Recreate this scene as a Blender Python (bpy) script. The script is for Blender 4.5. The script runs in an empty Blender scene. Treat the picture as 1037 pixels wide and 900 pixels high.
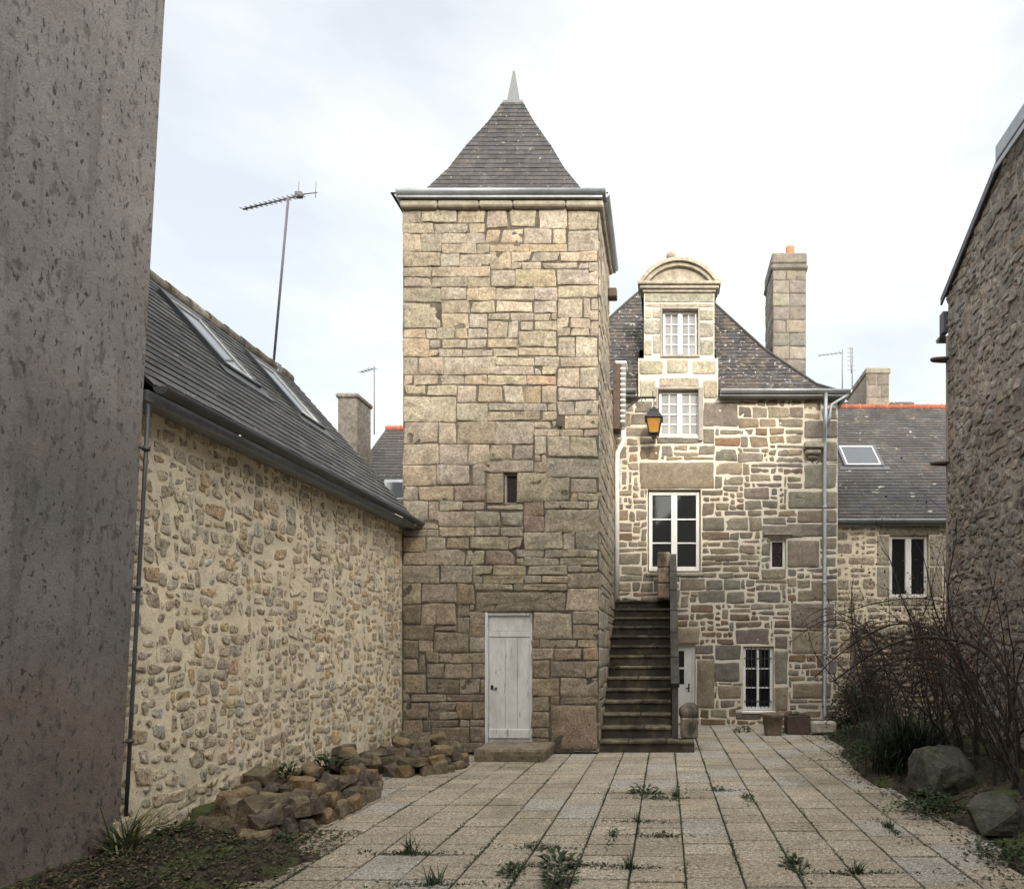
import bpy, bmesh, math, random
from mathutils import Vector, Matrix, noise as mn
S = bpy.context.scene
COL = S.collection
R = math.radians

# ------------------------------------------------------------------ camera, sky, sun, exposure
cam_d = bpy.data.cameras.new('Camera'); cam = bpy.data.objects.new('Camera', cam_d); COL.objects.link(cam)
cam.location = (0, 0, 1.6); cam.rotation_euler = (R(90), 0, 0)
cam_d.sensor_fit = 'HORIZONTAL'; cam_d.sensor_width = 36.0
cam_d.lens = 36.0 * 650 / 1037
cam_d.shift_x = -0.150; cam_d.shift_y = 0.2006
cam_d.clip_start = 0.05; cam_d.clip_end = 3000
S.camera = cam

SUN_AZ, SUN_EL = 15.0, 19.0          # degrees: sun behind the camera, a little to the right
w = bpy.data.worlds.new('World'); S.world = w; w.use_nodes = True
nt = w.node_tree; nt.nodes.clear()
def wn(t, **k):
    n = nt.nodes.new(t)
    for a, b in k.items(): setattr(n, a, b)
    return n
out = wn('ShaderNodeOutputWorld'); bg = wn('ShaderNodeBackground'); bg.inputs['Strength'].default_value = 0.10
sky = wn('ShaderNodeTexSky'); sky.sky_type = 'NISHITA'; sky.sun_disc = False
sky.sun_elevation = R(SUN_EL); sky.sun_rotation = R(180 - SUN_AZ); sky.air_density = 1.0; sky.dust_density = 0.4; sky.ozone_density = 1.5
tc = wn('ShaderNodeTexCoord'); mp = wn('ShaderNodeMapping'); mp.inputs['Scale'].default_value = (1.0, 1.0, 2.2); mp.inputs['Location'].default_value = (3.1, .4, 0)
n1 = wn('ShaderNodeTexNoise'); n1.inputs['Scale'].default_value = 1.7; n1.inputs['Detail'].default_value = 6; n1.inputs['Roughness'].default_value = .55
cr = wn('ShaderNodeValToRGB'); cr.color_ramp.elements[0].position = .36; cr.color_ramp.elements[0].color = (.62, .62, .62, 1)
cr.color_ramp.elements[1].position = .64; cr.color_ramp.elements[1].color = (1, 1, 1, 1)
mx = wn('ShaderNodeMix', data_type='RGBA')
mx.inputs['B'].default_value = (7.3, 7.5, 7.55, 1)
L = nt.links
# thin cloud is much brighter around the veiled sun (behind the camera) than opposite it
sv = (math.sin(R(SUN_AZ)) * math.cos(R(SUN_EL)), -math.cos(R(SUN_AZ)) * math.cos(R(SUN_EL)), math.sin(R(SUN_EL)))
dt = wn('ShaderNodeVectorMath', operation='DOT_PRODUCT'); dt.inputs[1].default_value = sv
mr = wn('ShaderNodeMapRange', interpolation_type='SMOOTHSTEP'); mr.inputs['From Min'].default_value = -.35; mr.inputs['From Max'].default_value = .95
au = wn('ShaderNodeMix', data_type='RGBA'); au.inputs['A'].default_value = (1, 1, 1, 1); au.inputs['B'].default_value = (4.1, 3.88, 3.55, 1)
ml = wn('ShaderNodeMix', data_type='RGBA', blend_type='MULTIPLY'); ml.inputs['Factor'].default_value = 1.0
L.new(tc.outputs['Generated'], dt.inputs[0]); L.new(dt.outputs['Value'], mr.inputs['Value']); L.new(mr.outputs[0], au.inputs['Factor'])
L.new(tc.outputs['Generated'], mp.inputs['Vector']); L.new(mp.outputs[0], n1.inputs['Vector']); L.new(n1.outputs['Fac'], cr.inputs[0])
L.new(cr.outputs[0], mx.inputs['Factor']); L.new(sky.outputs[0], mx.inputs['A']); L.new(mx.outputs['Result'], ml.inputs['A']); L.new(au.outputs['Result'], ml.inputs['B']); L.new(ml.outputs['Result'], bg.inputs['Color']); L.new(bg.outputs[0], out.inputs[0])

sl = bpy.data.lights.new('Sun', 'SUN'); sl.energy = 2.3; sl.angle = R(7.0); sl.color = (1.0, .90, .75)
sun = bpy.data.objects.new('Sun', sl); COL.objects.link(sun)
sd = Vector((-math.sin(R(SUN_AZ)) * math.cos(R(SUN_EL)), math.cos(R(SUN_AZ)) * math.cos(R(SUN_EL)), -math.sin(R(SUN_EL))))
sun.rotation_euler = sd.to_track_quat('-Z', 'Y').to_euler(); sun.location = (6, -20, 20)
S.view_settings.view_transform = 'Standard'; S.view_settings.look = 'None'; S.view_settings.gamma = 1
S.view_settings.exposure = 0.70; S.view_settings.use_curve_mapping = False

# ------------------------------------------------------------------ helpers
def P(px, py, Y):                     # photograph position at a chosen distance
    return Vector(((px - 674) / 650 * Y, Y, 1.6 + (658 - py) / 650 * Y))

class MB:
    def __init__(s): s.v = []; s.f = []; s.c = []; s.m = []; s.sm = []
    def vert(s, p, c=(1, 1, 1)):
        s.v.append((p[0], p[1], p[2])); s.c.append(c); return len(s.v) - 1
    def face(s, idx, m=0, sm=False): s.f.append(tuple(idx)); s.m.append(m); s.sm.append(sm)
    def quad(s, a, b, c, d, m=0, col=(1, 1, 1), sm=False):
        s.face([s.vert(p, col) for p in (a, b, c, d)], m, sm)
    def poly(s, pts, m=0, col=(1, 1, 1)): s.face([s.vert(p, col) for p in pts], m)
    def box(s, x0, x1, y0, y1, z0, z1, m=0, col=(1, 1, 1), bev=0.0):
        if bev > 0:
            b = min(bev, (x1-x0)/2.2, (y1-y0)/2.2, (z1-z0)/2.2)
            s.bevbox((x0+x1)/2, (y0+y1)/2, (z0+z1)/2, (x1-x0)/2, (y1-y0)/2, (z1-z0)/2, b, m, col); return
        p = [(x, y, z) for z in (z0, z1) for y in (y0, y1) for x in (x0, x1)]
        i = [s.vert(q, col) for q in p]
        for q in ((0,2,3,1),(4,5,7,6),(0,1,5,4),(2,6,7,3),(0,4,6,2),(1,3,7,5)): s.face([i[k] for k in q], m)
    def bevbox(s, cx, cy, cz, hx, hy, hz, b, m, col):
        idx = {}
        for sx in (-1, 1):
            for sy in (-1, 1):
                for sz in (-1, 1):
                    idx[sx, sy, sz, 0] = s.vert((cx+sx*hx, cy+sy*(hy-b), cz+sz*(hz-b)), col)
                    idx[sx, sy, sz, 1] = s.vert((cx+sx*(hx-b), cy+sy*hy, cz+sz*(hz-b)), col)
                    idx[sx, sy, sz, 2] = s.vert((cx+sx*(hx-b), cy+sy*(hy-b), cz+sz*hz), col)
        F = lambda q, flip: s.face(q[::-1] if flip else q, m)
        for sg in (-1, 1):
            F([idx[sg,-1,-1,0], idx[sg,1,-1,0], idx[sg,1,1,0], idx[sg,-1,1,0]], sg < 0)
            F([idx[-1,sg,-1,1], idx[-1,sg,1,1], idx[1,sg,1,1], idx[1,sg,-1,1]], sg < 0)
            F([idx[-1,-1,sg,2], idx[1,-1,sg,2], idx[1,1,sg,2], idx[-1,1,sg,2]], sg < 0)
        for a in (-1, 1):
            for c in (-1, 1):
                F([idx[a,c,-1,0], idx[a,c,-1,1], idx[a,c,1,1], idx[a,c,1,0]], a*c < 0)
                F([idx[-1,a,c,1], idx[-1,a,c,2], idx[1,a,c,2], idx[1,a,c,1]], a*c < 0)
                F([idx[a,-1,c,2], idx[a,-1,c,0], idx[a,1,c,0], idx[a,1,c,2]], a*c < 0)
                for z in (-1, 1): F([idx[a,c,z,0], idx[a,c,z,1], idx[a,c,z,2]], a*c*z > 0)
    def tube(s, pts, rad, n=8, m=0, col=(1, 1, 1), caps=True, sm=True):
        pts = [Vector(p) for p in pts]; k = len(pts)
        rads = rad if isinstance(rad, (list, tuple)) else [rad] * k
        d = (pts[1] - pts[0]).normalized()
        up = Vector((0, 0, 1)) if abs(d.z) < .9 else Vector((1, 0, 0))
        x = d.cross(up).normalized(); rings = []
        for i in range(k):
            t = (pts[min(i+1, k-1)] - pts[max(i-1, 0)]).normalized()
            x = (x - t * x.dot(t)).normalized(); y = t.cross(x)
            rings.append([s.vert(pts[i] + (x*math.cos(2*math.pi*j/n) + y*math.sin(2*math.pi*j/n))*rads[i], col) for j in range(n)])
        for i in range(k-1):
            for j in range(n):
                s.face((rings[i][j], rings[i][(j+1) % n], rings[i+1][(j+1) % n], rings[i+1][j]), m, sm)
        if caps:
            s.face(rings[0][::-1], m); s.face(rings[-1], m)
    def trough(s, p0, p1, r, m=0, col=(1, 1, 1), th=.012, up=Vector((0, 0, 1))):
        p0 = Vector(p0); p1 = Vector(p1); d = (p1-p0).normalized(); x = d.cross(up).normalized(); n = 10
        prof = [(-r*math.cos(math.pi*i/n), -r*math.sin(math.pi*i/n)) for i in range(n+1)]
        prof += [((r-th)*math.cos(math.pi*i/n), -(r-th)*math.sin(math.pi*i/n)) for i in range(n+1)]
        a = [s.vert(p0 + x*q[0] + up*q[1], col) for q in prof]; b = [s.vert(p1 + x*q[0] + up*q[1], col) for q in prof]
        k = len(prof)
        for i in range(k): s.face((a[i], a[(i+1) % k], b[(i+1) % k], b[i]), m, True)
        # end discs
        s.face(a[:n+1], m); s.face(b[:n+1][::-1], m)
    def build(s, name, mats, parent=None):
        me = bpy.data.meshes.new(name); me.from_pydata(s.v, [], s.f)
        for mt in (mats if isinstance(mats, (list, tuple)) else [mats]): me.materials.append(mt)
        me.polygons.foreach_set('material_index', s.m); me.polygons.foreach_set('use_smooth', s.sm)
        at = me.color_attributes.new('Col', 'FLOAT_COLOR', 'POINT')
        buf = []
        for c in s.c: buf += [c[0], c[1], c[2], 1.0]
        at.data.foreach_set('color', buf); me.update()
        o = bpy.data.objects.new(name, me); COL.objects.link(o)
        if parent: o.parent = parent
        return o

def tag(o, label=None, cat=None, group=None, kind=None):
    if label: o['label'] = label
    if cat: o['category'] = cat
    if group: o['group'] = group
    if kind: o['kind'] = kind
    return o
def empty(name, label, cat, group=None, loc=(0, 0, 0)):
    o = bpy.data.objects.new(name, None); COL.objects.link(o); o.location = loc; o.empty_display_size = .2
    return tag(o, label, cat, group)

# ------------------------------------------------------------------ materials
def material(name, base=(.3, .3, .3), rough=.9, attr=False, var=((.7, .25), (7, .25), (45, .2)), bump=((60, .25),), metal=0.0,
             spots=(), spec=.3, coat=0.0, stretch=(1, 1, 1)):
    """base or per-piece colour, varied by noise; spots = (colour, scale, threshold, softness, (coordinate stretch), amount)"""
    m = bpy.data.materials.new(name); m.use_nodes = True; t = m.node_tree; t.nodes.clear(); N = t.nodes.new; K = t.links.new
    o = N('ShaderNodeOutputMaterial'); b = N('ShaderNodeBsdfPrincipled'); K(b.outputs[0], o.inputs[0])
    b.inputs['Roughness'].default_value = rough; b.inputs['Metallic'].default_value = metal; b.inputs['Specular IOR Level'].default_value = spec
    c = N('ShaderNodeTexCoord'); mpn = N('ShaderNodeMapping'); mpn.inputs['Scale'].default_value = stretch; K(c.outputs['Object'], mpn.inputs['Vector'])
    vec = mpn.outputs[0]
    def nz(scale, detail=4, rgh=.6, v=None):
        n = N('ShaderNodeTexNoise'); n.inputs['Scale'].default_value = scale; n.inputs['Detail'].default_value = detail; n.inputs['Roughness'].default_value = rgh
        K(v or vec, n.inputs['Vector']); return n.outputs['Fac']
    if attr:
        a = N('ShaderNodeVertexColor'); a.layer_name = 'Col'; cur = a.outputs['Color']
    else:
        a = N('ShaderNodeRGB'); a.outputs[0].default_value = (*base, 1); cur = a.outputs[0]
    for sc, am in var:
        r = N('ShaderNodeMapRange'); r.inputs['From Min'].default_value = .33; r.inputs['From Max'].default_value = .67
        r.inputs['To Min'].default_value = 1 - am; r.inputs['To Max'].default_value = 1 + am; K(nz(sc), r.inputs['Value'])
        mm = N('ShaderNodeVectorMath'); mm.operation = 'SCALE'; K(cur, mm.inputs[0]); K(r.outputs[0], mm.inputs['Scale']); cur = mm.outputs[0]
    for sp in spots:
        col, sc, th, soft, st, am = sp
        v2 = vec
        if st:
            m2 = N('ShaderNodeMapping'); m2.inputs['Scale'].default_value = st; K(c.outputs['Object'], m2.inputs['Vector']); v2 = m2.outputs[0]
        r = N('ShaderNodeMapRange'); r.inputs['From Min'].default_value = th; r.inputs['From Max'].default_value = th + soft; r.inputs['To Max'].default_value = am
        K(nz(sc, 5, .6, v2), r.inputs['Value'])
        x = N('ShaderNodeMix'); x.data_type = 'RGBA'; K(r.outputs[0], x.inputs['Factor']); K(cur, x.inputs['A']); x.inputs['B'].default_value = (*col, 1); cur = x.outputs['Result']
    K(cur, b.inputs['Base Color'])
    h = None
    for sc, am in bump:
        q = N('ShaderNodeMath'); q.operation = 'MULTIPLY'; q.inputs[1].default_value = am; K(nz(sc, 5, .65), q.inputs[0])
        if h is None: h = q.outputs[0]
        else:
            ad = N('ShaderNodeMath'); ad.operation = 'ADD'; K(h, ad.inputs[0]); K(q.outputs[0], ad.inputs[1]); h = ad.outputs[0]
    if h is not None:
        bp = N('ShaderNodeBump'); bp.inputs['Strength'].default_value = 1.0; bp.inputs['Distance'].default_value = .02; K(h, bp.inputs['Height']); K(bp.outputs[0], b.inputs['Normal'])
    return m

M = {}
M['ashlar'] = material('granite_ashlar', attr=True, var=((.45, .18), (5, .22), (28, .3), (110, .4)), bump=((35, .5), (120, .35)),
                       spots=(((.45, .42, .35), 9, .60, .08, None, .5), ((.13, .115, .09), 3.2, .56, .14, None, .6), ((.12, .10, .08), 22, .60, .06, None, .55), ((.10, .13, .05), 2.6, .67, .06, None, .6)))
M['dark_joint'] = material('earth_joint', (.10, .084, .064), var=((3, .4), (30, .4)), bump=((40, .5),),
                           spots=(((.33, .285, .21), 2.1, .56, .12, None, .7), ((.05, .09, .03), 4, .64, .04, None, .8)))
M['house_stone'] = material('brown_granite', attr=True, var=((.5, .15), (6, .2), (30, .2), (120, .2)), bump=((35, .3), (120, .25)),
                            spots=(((.5, .47, .38), 14, .66, .05, None, .5), ((.12, .10, .08), 4, .62, .12, None, .5)))
M['house_mortar'] = material('pale_lime_mortar', (.62, .56, .46), var=((1.2, .12), (20, .12), (90, .1)), bump=((50, .3),), spots=(((.40, .36, .28), 1.6, .56, .2, None, .6),))
M['rubble_stone'] = material('honey_rubble', attr=True, var=((1, .15), (14, .3), (55, .3), (140, .2)), bump=((22, .9), (70, .6)),
                             spots=(((.12, .10, .075), 24, .575, .05, None, .8), ((.55, .49, .39), 15, .56, .06, None, .6)))
M['rubble_mortar'] = material('sand_mortar', (.74, .645, .485), var=((.6, .13), (5, .12), (60, .12)), bump=((8, .35), (45, .4), (150, .15)),
                              spots=(((.53, .45, .33), .9, .55, .2, None, .5), ((.50, .42, .31), 9, .55, .08, None, .5)))
M['dark_rubble'] = material('dark_rubble_stone', attr=True, var=((.5, .2), (6, .3), (26, .3), (90, .25)), bump=((14, 1.2), (50, .7)),
                            spots=(((.07, .06, .05), 9, .56, .08, None, .7), ((.32, .31, .27), 11, .64, .06, None, .5), ((.09, .11, .05), 3, .62, .1, None, .5)))
M['dark_mortar'] = material('grey_brown_mortar', (.235, .205, .175), var=((1, .25), (12, .3), (60, .2)), bump=((18, 1.0), (60, .5)))
M['cement'] = material('smooth_cement', (.22, .18, .155), var=((1, .15), (14, .15)), bump=((40, .15),))
M['pale_render'] = material('pale_bounce_render', (.60, .56, .50), var=((.4, .08), (20, .06)), bump=((60, .1),))  # kept pale so the unseen added houses bounce light into the yard
M['render'] = material('weathered_render', attr=True, var=((.35, .16), (1.6, .14), (9, .08), (70, .12)), bump=((90, .3), (24, .35)),
                       spots=(((.165, .157, .153), .45, .47, .22, (1, 1, .8), .8), ((.09, .083, .08), 17, .555, .09, (1, 1, .55), .7), ((.04, .037, .036), 30, .60, .04, (1, 1, .55), .85), ((.11, .103, .10), 7, .60, .08, (1, 1, .3), .55),
                              ((.34, .325, .31), 2.0, .60, .12, (1, 1, .22), .5), ((.12, .11, .105), 5, .58, .08, (1, 1, .07), .5), ((.22, .175, .15), .55, .54, .14, (1, 1, 1.4), .5)))
M['slate'] = material('slates', attr=True, rough=.8, var=((.8, .2), (12, .2), (60, .15)), bump=((40, .2),), spec=.35,
                      spots=(((.34, .32, .26), 18, .645, .03, None, .8), ((.15, .13, .09), 2.5, .62, .12, None, .5)))
M['slate_lichen'] = material('lichened_slates', attr=True, rough=.8, var=((.8, .25), (12, .25), (60, .2)), bump=((40, .3),), spec=.25,
                             spots=(((.40, .38, .31), 13, .605, .03, None, .9), ((.24, .18, .08), 6, .62, .05, None, .7), ((.11, .085, .065), 2.5, .48, .12, None, .6)))
M['slate_blotch'] = material('slates_with_pale_lichen', attr=True, rough=.75, var=((.8, .2), (12, .2), (60, .15)), bump=((40, .2),), spec=.3,
                       spots=(((.40, .40, .35), 4.2, .645, .03, (1, 1.4, 1.4), .85), ((.34, .33, .29), 20, .66, .03, None, .7), ((.13, .11, .085), 2.0, .55, .14, None, .5)))
M['slate_under'] = material('slate_backing', (.05, .048, .048), var=((9, .2),))
M['zinc'] = material('zinc', (.30, .32, .34), rough=.5, metal=.6, var=((3, .15), (20, .1)), bump=(), spec=.5)
M['zinc_dark'] = material('dark_zinc', (.10, .105, .115), rough=.5, metal=.4, var=((3, .15), (20, .1)), bump=())
M['zinc_pale'] = material('pale_zinc', (.13, .135, .14), rough=.5, metal=.1, var=((5, .12),), bump=())
M['steel'] = material('antenna_aluminium', (.16, .165, .17), rough=.6, metal=.2, var=(), bump=())
M['black_plastic'] = material('black_plastic', (.025, .025, .028), rough=.5, var=(), bump=())
M['white_paint'] = material('white_paint', (.74, .73, .70), rough=.55, var=((2, .08), (30, .06)), bump=((60, .06),))
M['old_white'] = material('flaking_white_paint', (.66, .66, .645), rough=.6, var=((1.5, .08), (25, .08)), bump=((30, .15),), stretch=(1, 1, .25),
                          spots=(((.30, .27, .23), 16, .62, .03, (1, 1, .18), .8), ((.45, .43, .39), 3, .55, .1, (1, 1, .3), .5),))
M['grey_wood'] = material('worn_wood', (.30, .27, .235), rough=.8, var=((4, .2), (30, .2)), bump=((30, .3),), stretch=(1, 1, .2))
M['brown_wood'] = material('dark_brown_wood', (.085, .06, .045), rough=.7, var=((4, .25), (30, .2)), bump=((30, .3),))
M['glass'] = material('window_glass', (.012, .013, .014), rough=.04, var=(), bump=((1.2, .05),), spec=.5)
M['painted_sky_glass'] = material('glass_painted_sky_grey', (.21, .21, .205), rough=.12, var=((3, .25),), bump=(), spec=.5)  # grey of the reflected sky put into the pane colour
M['sky_glass'] = material('skylight_glass', (.05, .055, .065), rough=.05, var=(), bump=(), spec=.9)
M['lead_glass'] = material('leaded_dark_glass', (.03, .02, .022), rough=.2, var=((30, .4),), bump=((40, .2),))
M['iron'] = material('black_iron', (.03, .03, .032), rough=.5, metal=.3, var=((20, .2),), bump=((60, .1),))
M['brass'] = material('brass', (.35, .28, .14), rough=.4, metal=.8, var=(), bump=())
M['amber'] = material('amber_glass', (.36, .18, .03), rough=.25, var=((8, .15),), bump=((20, .1),))
M['terracotta'] = material('terracotta', (.50, .19, .11), rough=.8, var=((4, .15), (30, .12)), bump=((50, .1),))
M['red_ridge'] = material('red_ridge_tile', (.36, .12, .075), rough=.8, var=((3, .2), (20, .15)), bump=((40, .2),))
M['stone_trim'] = material('dressed_granite', (.32, .285, .225), var=((1.5, .15), (12, .2), (80, .15)), bump=((50, .25),),
                           spots=(((.17, .15, .115), 3.5, .55, .14, None, .65), ((.50, .47, .40), 15, .65, .05, None, .45)))
M['stair'] = material('dark_stair_stone', attr=True, var=((1.5, .25), (9, .3), (60, .2)), bump=((40, .35),),
                      spots=(((.035, .03, .025), 3.2, .47, .14, (1, 1, .6), .85), ((.09, .11, .035), 5, .60, .07, None, .6)))
M['paving'] = material('exposed_aggregate', attr=True, rough=.92, var=((.4, .08), (2.5, .10), (30, .36), (75, .6)), bump=((70, .8),), spec=.15,
                       spots=(((.20, .17, .13), 1.3, .54, .16, None, .5), ((.16, .15, .09), .8, .56, .1, (1, .5, 1), .45), ((.12, .10, .08), 9, .63, .04, None, .6)))
M['joint_soil'] = material('mossy_joint_soil', (.035, .03, .022), var=((3, .4), (40, .4)), bump=((60, .6),), spots=(((.05, .075, .022), 1.6, .54, .08, None, .8),))
M['soil'] = material('dark_soil', (.045, .036, .026), var=((2, .3), (18, .4), (70, .3)), bump=((20, 1.0), (70, .7)), spots=(((.065, .09, .025), 2.4, .52, .1, None, .8), ((.20, .17, .13), 9, .64, .05, None, .7)))
M['rock'] = material('field_stone', attr=True, var=((3, .25), (14, .3), (60, .25)), bump=((14, .8), (60, .4)),
                     spots=(((.10, .12, .05), 5, .60, .08, None, .65), ((.40, .36, .28), 12, .64, .06, None, .5), ((.09, .075, .055), 7, .6, .08, None, .6)))
M['mossy_rock'] = material('mossy_boulder', (.07, .068, .056), var=((3, .3), (14, .3), (60, .25)), bump=((10, 1.0), (50, .6)),
                           spots=(((.03, .04, .014), 3.5, .48, .1, None, .85), ((.13, .127, .108), 8, .60, .06, None, .5), ((.05, .045, .035), 5, .57, .06, None, .7)))
def leafmat(n, c, v=.35): return material(n, c, rough=.6, var=((3, v), (25, v)), bump=(), spec=.35)
M['leaf'] = leafmat('green_leaf', (.028, .050, .014)); M['leaf_pale'] = leafmat('grey_green_leaf', (.13, .17, .09)); M['leaf_dark'] = leafmat('dark_leaf', (.018, .028, .012))
M['straw'] = leafmat('straw_leaf', (.24, .21, .09)); M['bark'] = material('cane_bark', (.032, .026, .021), var=((6, .35), (40, .3)), bump=())
M['bark_red'] = material('reddish_cane', (.030, .023, .018), var=((6, .35),), bump=()); M['hip'] = material('rose_hip', (.055, .016, .013), rough=.4, var=((9, .4),), bump=())
M['litter'] = material('leaf_litter', attr=True, var=((20, .3),), bump=())

# ------------------------------------------------------------------ masonry
def fill(W, H, cell, blocked, pick, seed, top=None, align=.6, minh=.12):
    """greedy packing of random stones into a wall grid; returns (a0,a1,b0,b1)"""
    rg = random.Random(seed); nx = int(round(W/cell)); nz = int(round(H/cell))
    occ = [[False]*nx for _ in range(nz)]; topn = [[0]*1]
    for (a0, a1, b0, b1) in blocked:
        for j in range(max(0, int(math.floor(b0/cell+.5))), min(nz, int(math.floor(b1/cell+.5)))):
            for i in range(max(0, int(math.floor(a0/cell+.5))), min(nx, int(math.floor(a1/cell+.5)))): occ[j][i] = True
    if top:
        for i in range(nx):
            h = top((i+.5)*cell)
            for j in range(nz):
                if (j+1)*cell > h + cell*.6: occ[j][i] = True
    res = []; topof = [0]*nx; mh = max(1, int(round(minh/cell)))
    for j in range(nz):
        i = 0
        while i < nx:
            if occ[j][i]: i += 1; continue
            run = 0
            while i+run < nx and not occ[j][i+run]: run += 1
            ww, hh = pick(rg); wi = max(1, int(round(ww/cell))); hi = max(1, int(round(hh/cell)))
            if i > 0 and topof[i-1] > j + mh - 1 and rg.random() < align: hi = topof[i-1] - j
            if wi < hi*.7 and rg.random() < .8: hi = max(mh, int(wi*rg.uniform(.7, 1.0)))
            if run - wi < max(2, int(wi*.35)): wi = run if run <= wi*1.7 else run//2
            wi = min(wi, run)
            k = 1
            while k < hi and j+k < nz and not any(occ[j+k][i:i+wi]): k += 1
            # do not leave slivers beneath the next obstacle
            q = k
            while j+q < nz and q < k+mh and not any(occ[j+q][i:i+wi]): q += 1
            if q < k+mh: k = q
            for jj in range(j, j+k):
                for ii in range(i, i+wi): occ[jj][ii] = True
            for ii in range(i, i+wi): topof[ii] = j+k
            res.append((i*cell, (i+wi)*cell, j*cell, (j+k)*cell)); i += wi
    return res

def stone(mb, T, rc, rg, col, joint=.012, prot=.015, jit=.008, rad=.02, seg=.09, rough=.004, dome=.0, wob=.004, m=1, back=.035, tilt=.0, edge=None, chip=.0):
    a0, a1, b0, b1 = rc
    j = joint/2; a0 += j*rg.uniform(.6, 1.4); a1 -= j*rg.uniform(.6, 1.4); b0 += j*rg.uniform(.6, 1.4); b1 -= j*rg.uniform(.6, 1.4)
    if a1-a0 < .02 or b1-b0 < .02: return
    hw, hh = (a1-a0)/2, (b1-b0)/2; ca, cb = (a0+a1)/2, (b0+b1)/2
    r = min(rad*rg.uniform(.6, 1.4), hw*.85, hh*.85)
    cj = {(sx, sy): (rg.uniform(-jit, jit), rg.uniform(-jit, jit)) for sx in (-1, 1) for sy in (-1, 1)}
    for q_ in cj:
        if rg.random() < chip: cj[q_] = (cj[q_][0]-q_[0]*rg.uniform(.01, .04), cj[q_][1]-q_[1]*rg.uniform(.005, .02))
    pts = []
    for (sx, sy, st) in ((1, 1, 0), (-1, 1, 90), (-1, -1, 180), (1, -1, 270)):
        cx, cy = sx*(hw-r), sy*(hh-r)
        for k in (0, 45, 90): 
            an = R(st+k); pts.append((cx+r*math.cos(an), cy+r*math.sin(an)))
        nxt = {(1, 1): (-1, 1), (-1, 1): (-1, -1), (-1, -1): (1, -1), (1, -1): (1, 1)}[sx, sy]
        ex, ey = nxt[0]*(hw-r), nxt[1]*(hh-r)
        p0 = pts[-1]; p1 = (ex + (r*math.cos(R(st+90))), ey + r*math.sin(R(st+90)))
        ln = math.hypot(p1[0]-p0[0], p1[1]-p0[1]); n = int(ln/seg)
        for q in range(1, n+1): pts.append((p0[0]+(p1[0]-p0[0])*q/(n+1), p0[1]+(p1[1]-p0[1])*q/(n+1)))
    off = Vector((rg.uniform(0, 50), rg.uniform(0, 50), rg.uniform(0, 50)))
    P2 = []
    for (x, y) in pts:
        u, v = (x/hw+1)/2, (y/hh+1)/2
        dx = (cj[-1,-1][0]*(1-u)*(1-v)+cj[1,-1][0]*u*(1-v)+cj[-1,1][0]*(1-u)*v+cj[1,1][0]*u*v)
        dy = (cj[-1,-1][1]*(1-u)*(1-v)+cj[1,-1][1]*u*(1-v)+cj[-1,1][1]*(1-u)*v+cj[1,1][1]*u*v)
        wv = mn.noise(Vector((x*9, y*9, 0))+off)*wob; l = math.hypot(x, y) or 1
        P2.append((x+dx+x/l*wv, y+dy+y/l*wv))
    ta, tb = rg.uniform(-tilt, tilt), rg.uniform(-tilt, tilt); pr = prot*rg.uniform(.5, 1.5)
    mi = min(hw, hh); e = min(edge or (.012 + r*.25), mi*.4)
    rings = [(0, -back), (0, pr - .6*e), (e, pr)]
    if mi > .05: rings.append((e+(mi-e)*.35, pr+dome*.6))
    if mi > .09: rings.append((e+(mi-e)*.68, pr+dome*.9))
    prev = None
    for (ins, dep) in rings:
        fx, fy = max(0, 1-ins/hw), max(0, 1-ins/hh); ring = []
        for (x, y) in P2:
            xx, yy = x*fx, y*fy
            d = dep
            if dep > -back: d += mn.noise(Vector((xx*11, yy*11, 3))+off)*rough*(1 if ins > 0 else .6) + mn.noise(Vector((xx*4, yy*4, 7))+off)*rough*1.2 + (ta*xx+tb*yy)
            ring.append(mb.vert(T(ca+xx, cb+yy, d), col))
        if prev:
            n = len(ring)
            for i in range(n): mb.face((prev[i], prev[(i+1) % n], ring[(i+1) % n], ring[i]), m, True)
        prev = ring
    c = mb.vert(T(ca, cb, pr+dome+mn.noise(off)*rough), col); n = len(prev)
    for i in range(n): mb.face((prev[i], prev[(i+1) % n], c), m, True)

def wall_sheet(mb, T, W, H, holes, depth=.2, m=0, reveal_m=None, col=(1, 1, 1), bumpy=0.0, step=None):
    us = sorted({0, W} | {h[0] for h in holes} | {h[1] for h in holes}); vs = sorted({0, H} | {h[2] for h in holes} | {h[3] for h in holes})
    us = [u for u in us if 0 <= u <= W]; vs = [v for v in vs if 0 <= v <= H]
    for i in range(len(us)-1):
        for k in range(len(vs)-1):
            cu, cv = (us[i]+us[i+1])/2, (vs[k]+vs[k+1])/2
            if any(h[0] < cu < h[1] and h[2] < cv < h[3] for h in holes): continue
            mb.quad(T(us[i], vs[k], 0), T(us[i+1], vs[k], 0), T(us[i+1], vs[k+1], 0), T(us[i], vs[k+1], 0), m, col)
    rm = m if reveal_m is None else reveal_m
    for (a0, a1, b0, b1) in holes:
        d = -depth
        if a0 > 0: mb.quad(T(a0, b0, 0), T(a0, b1, 0), T(a0, b1, d), T(a0, b0, d), rm, col)
        if a1 < W: mb.quad(T(a1, b0, 0), T(a1, b0, d), T(a1, b1, d), T(a1, b1, 0), rm, col)
        if b0 > 0: mb.quad(T(a0, b0, 0), T(a0, b0, d), T(a1, b0, d), T(a1, b0, 0), rm, col)
        if b1 < H: mb.quad(T(a0, b1, 0), T(a1, b1, 0), T(a1, b1, d), T(a0, b1, d), rm, col)

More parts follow.
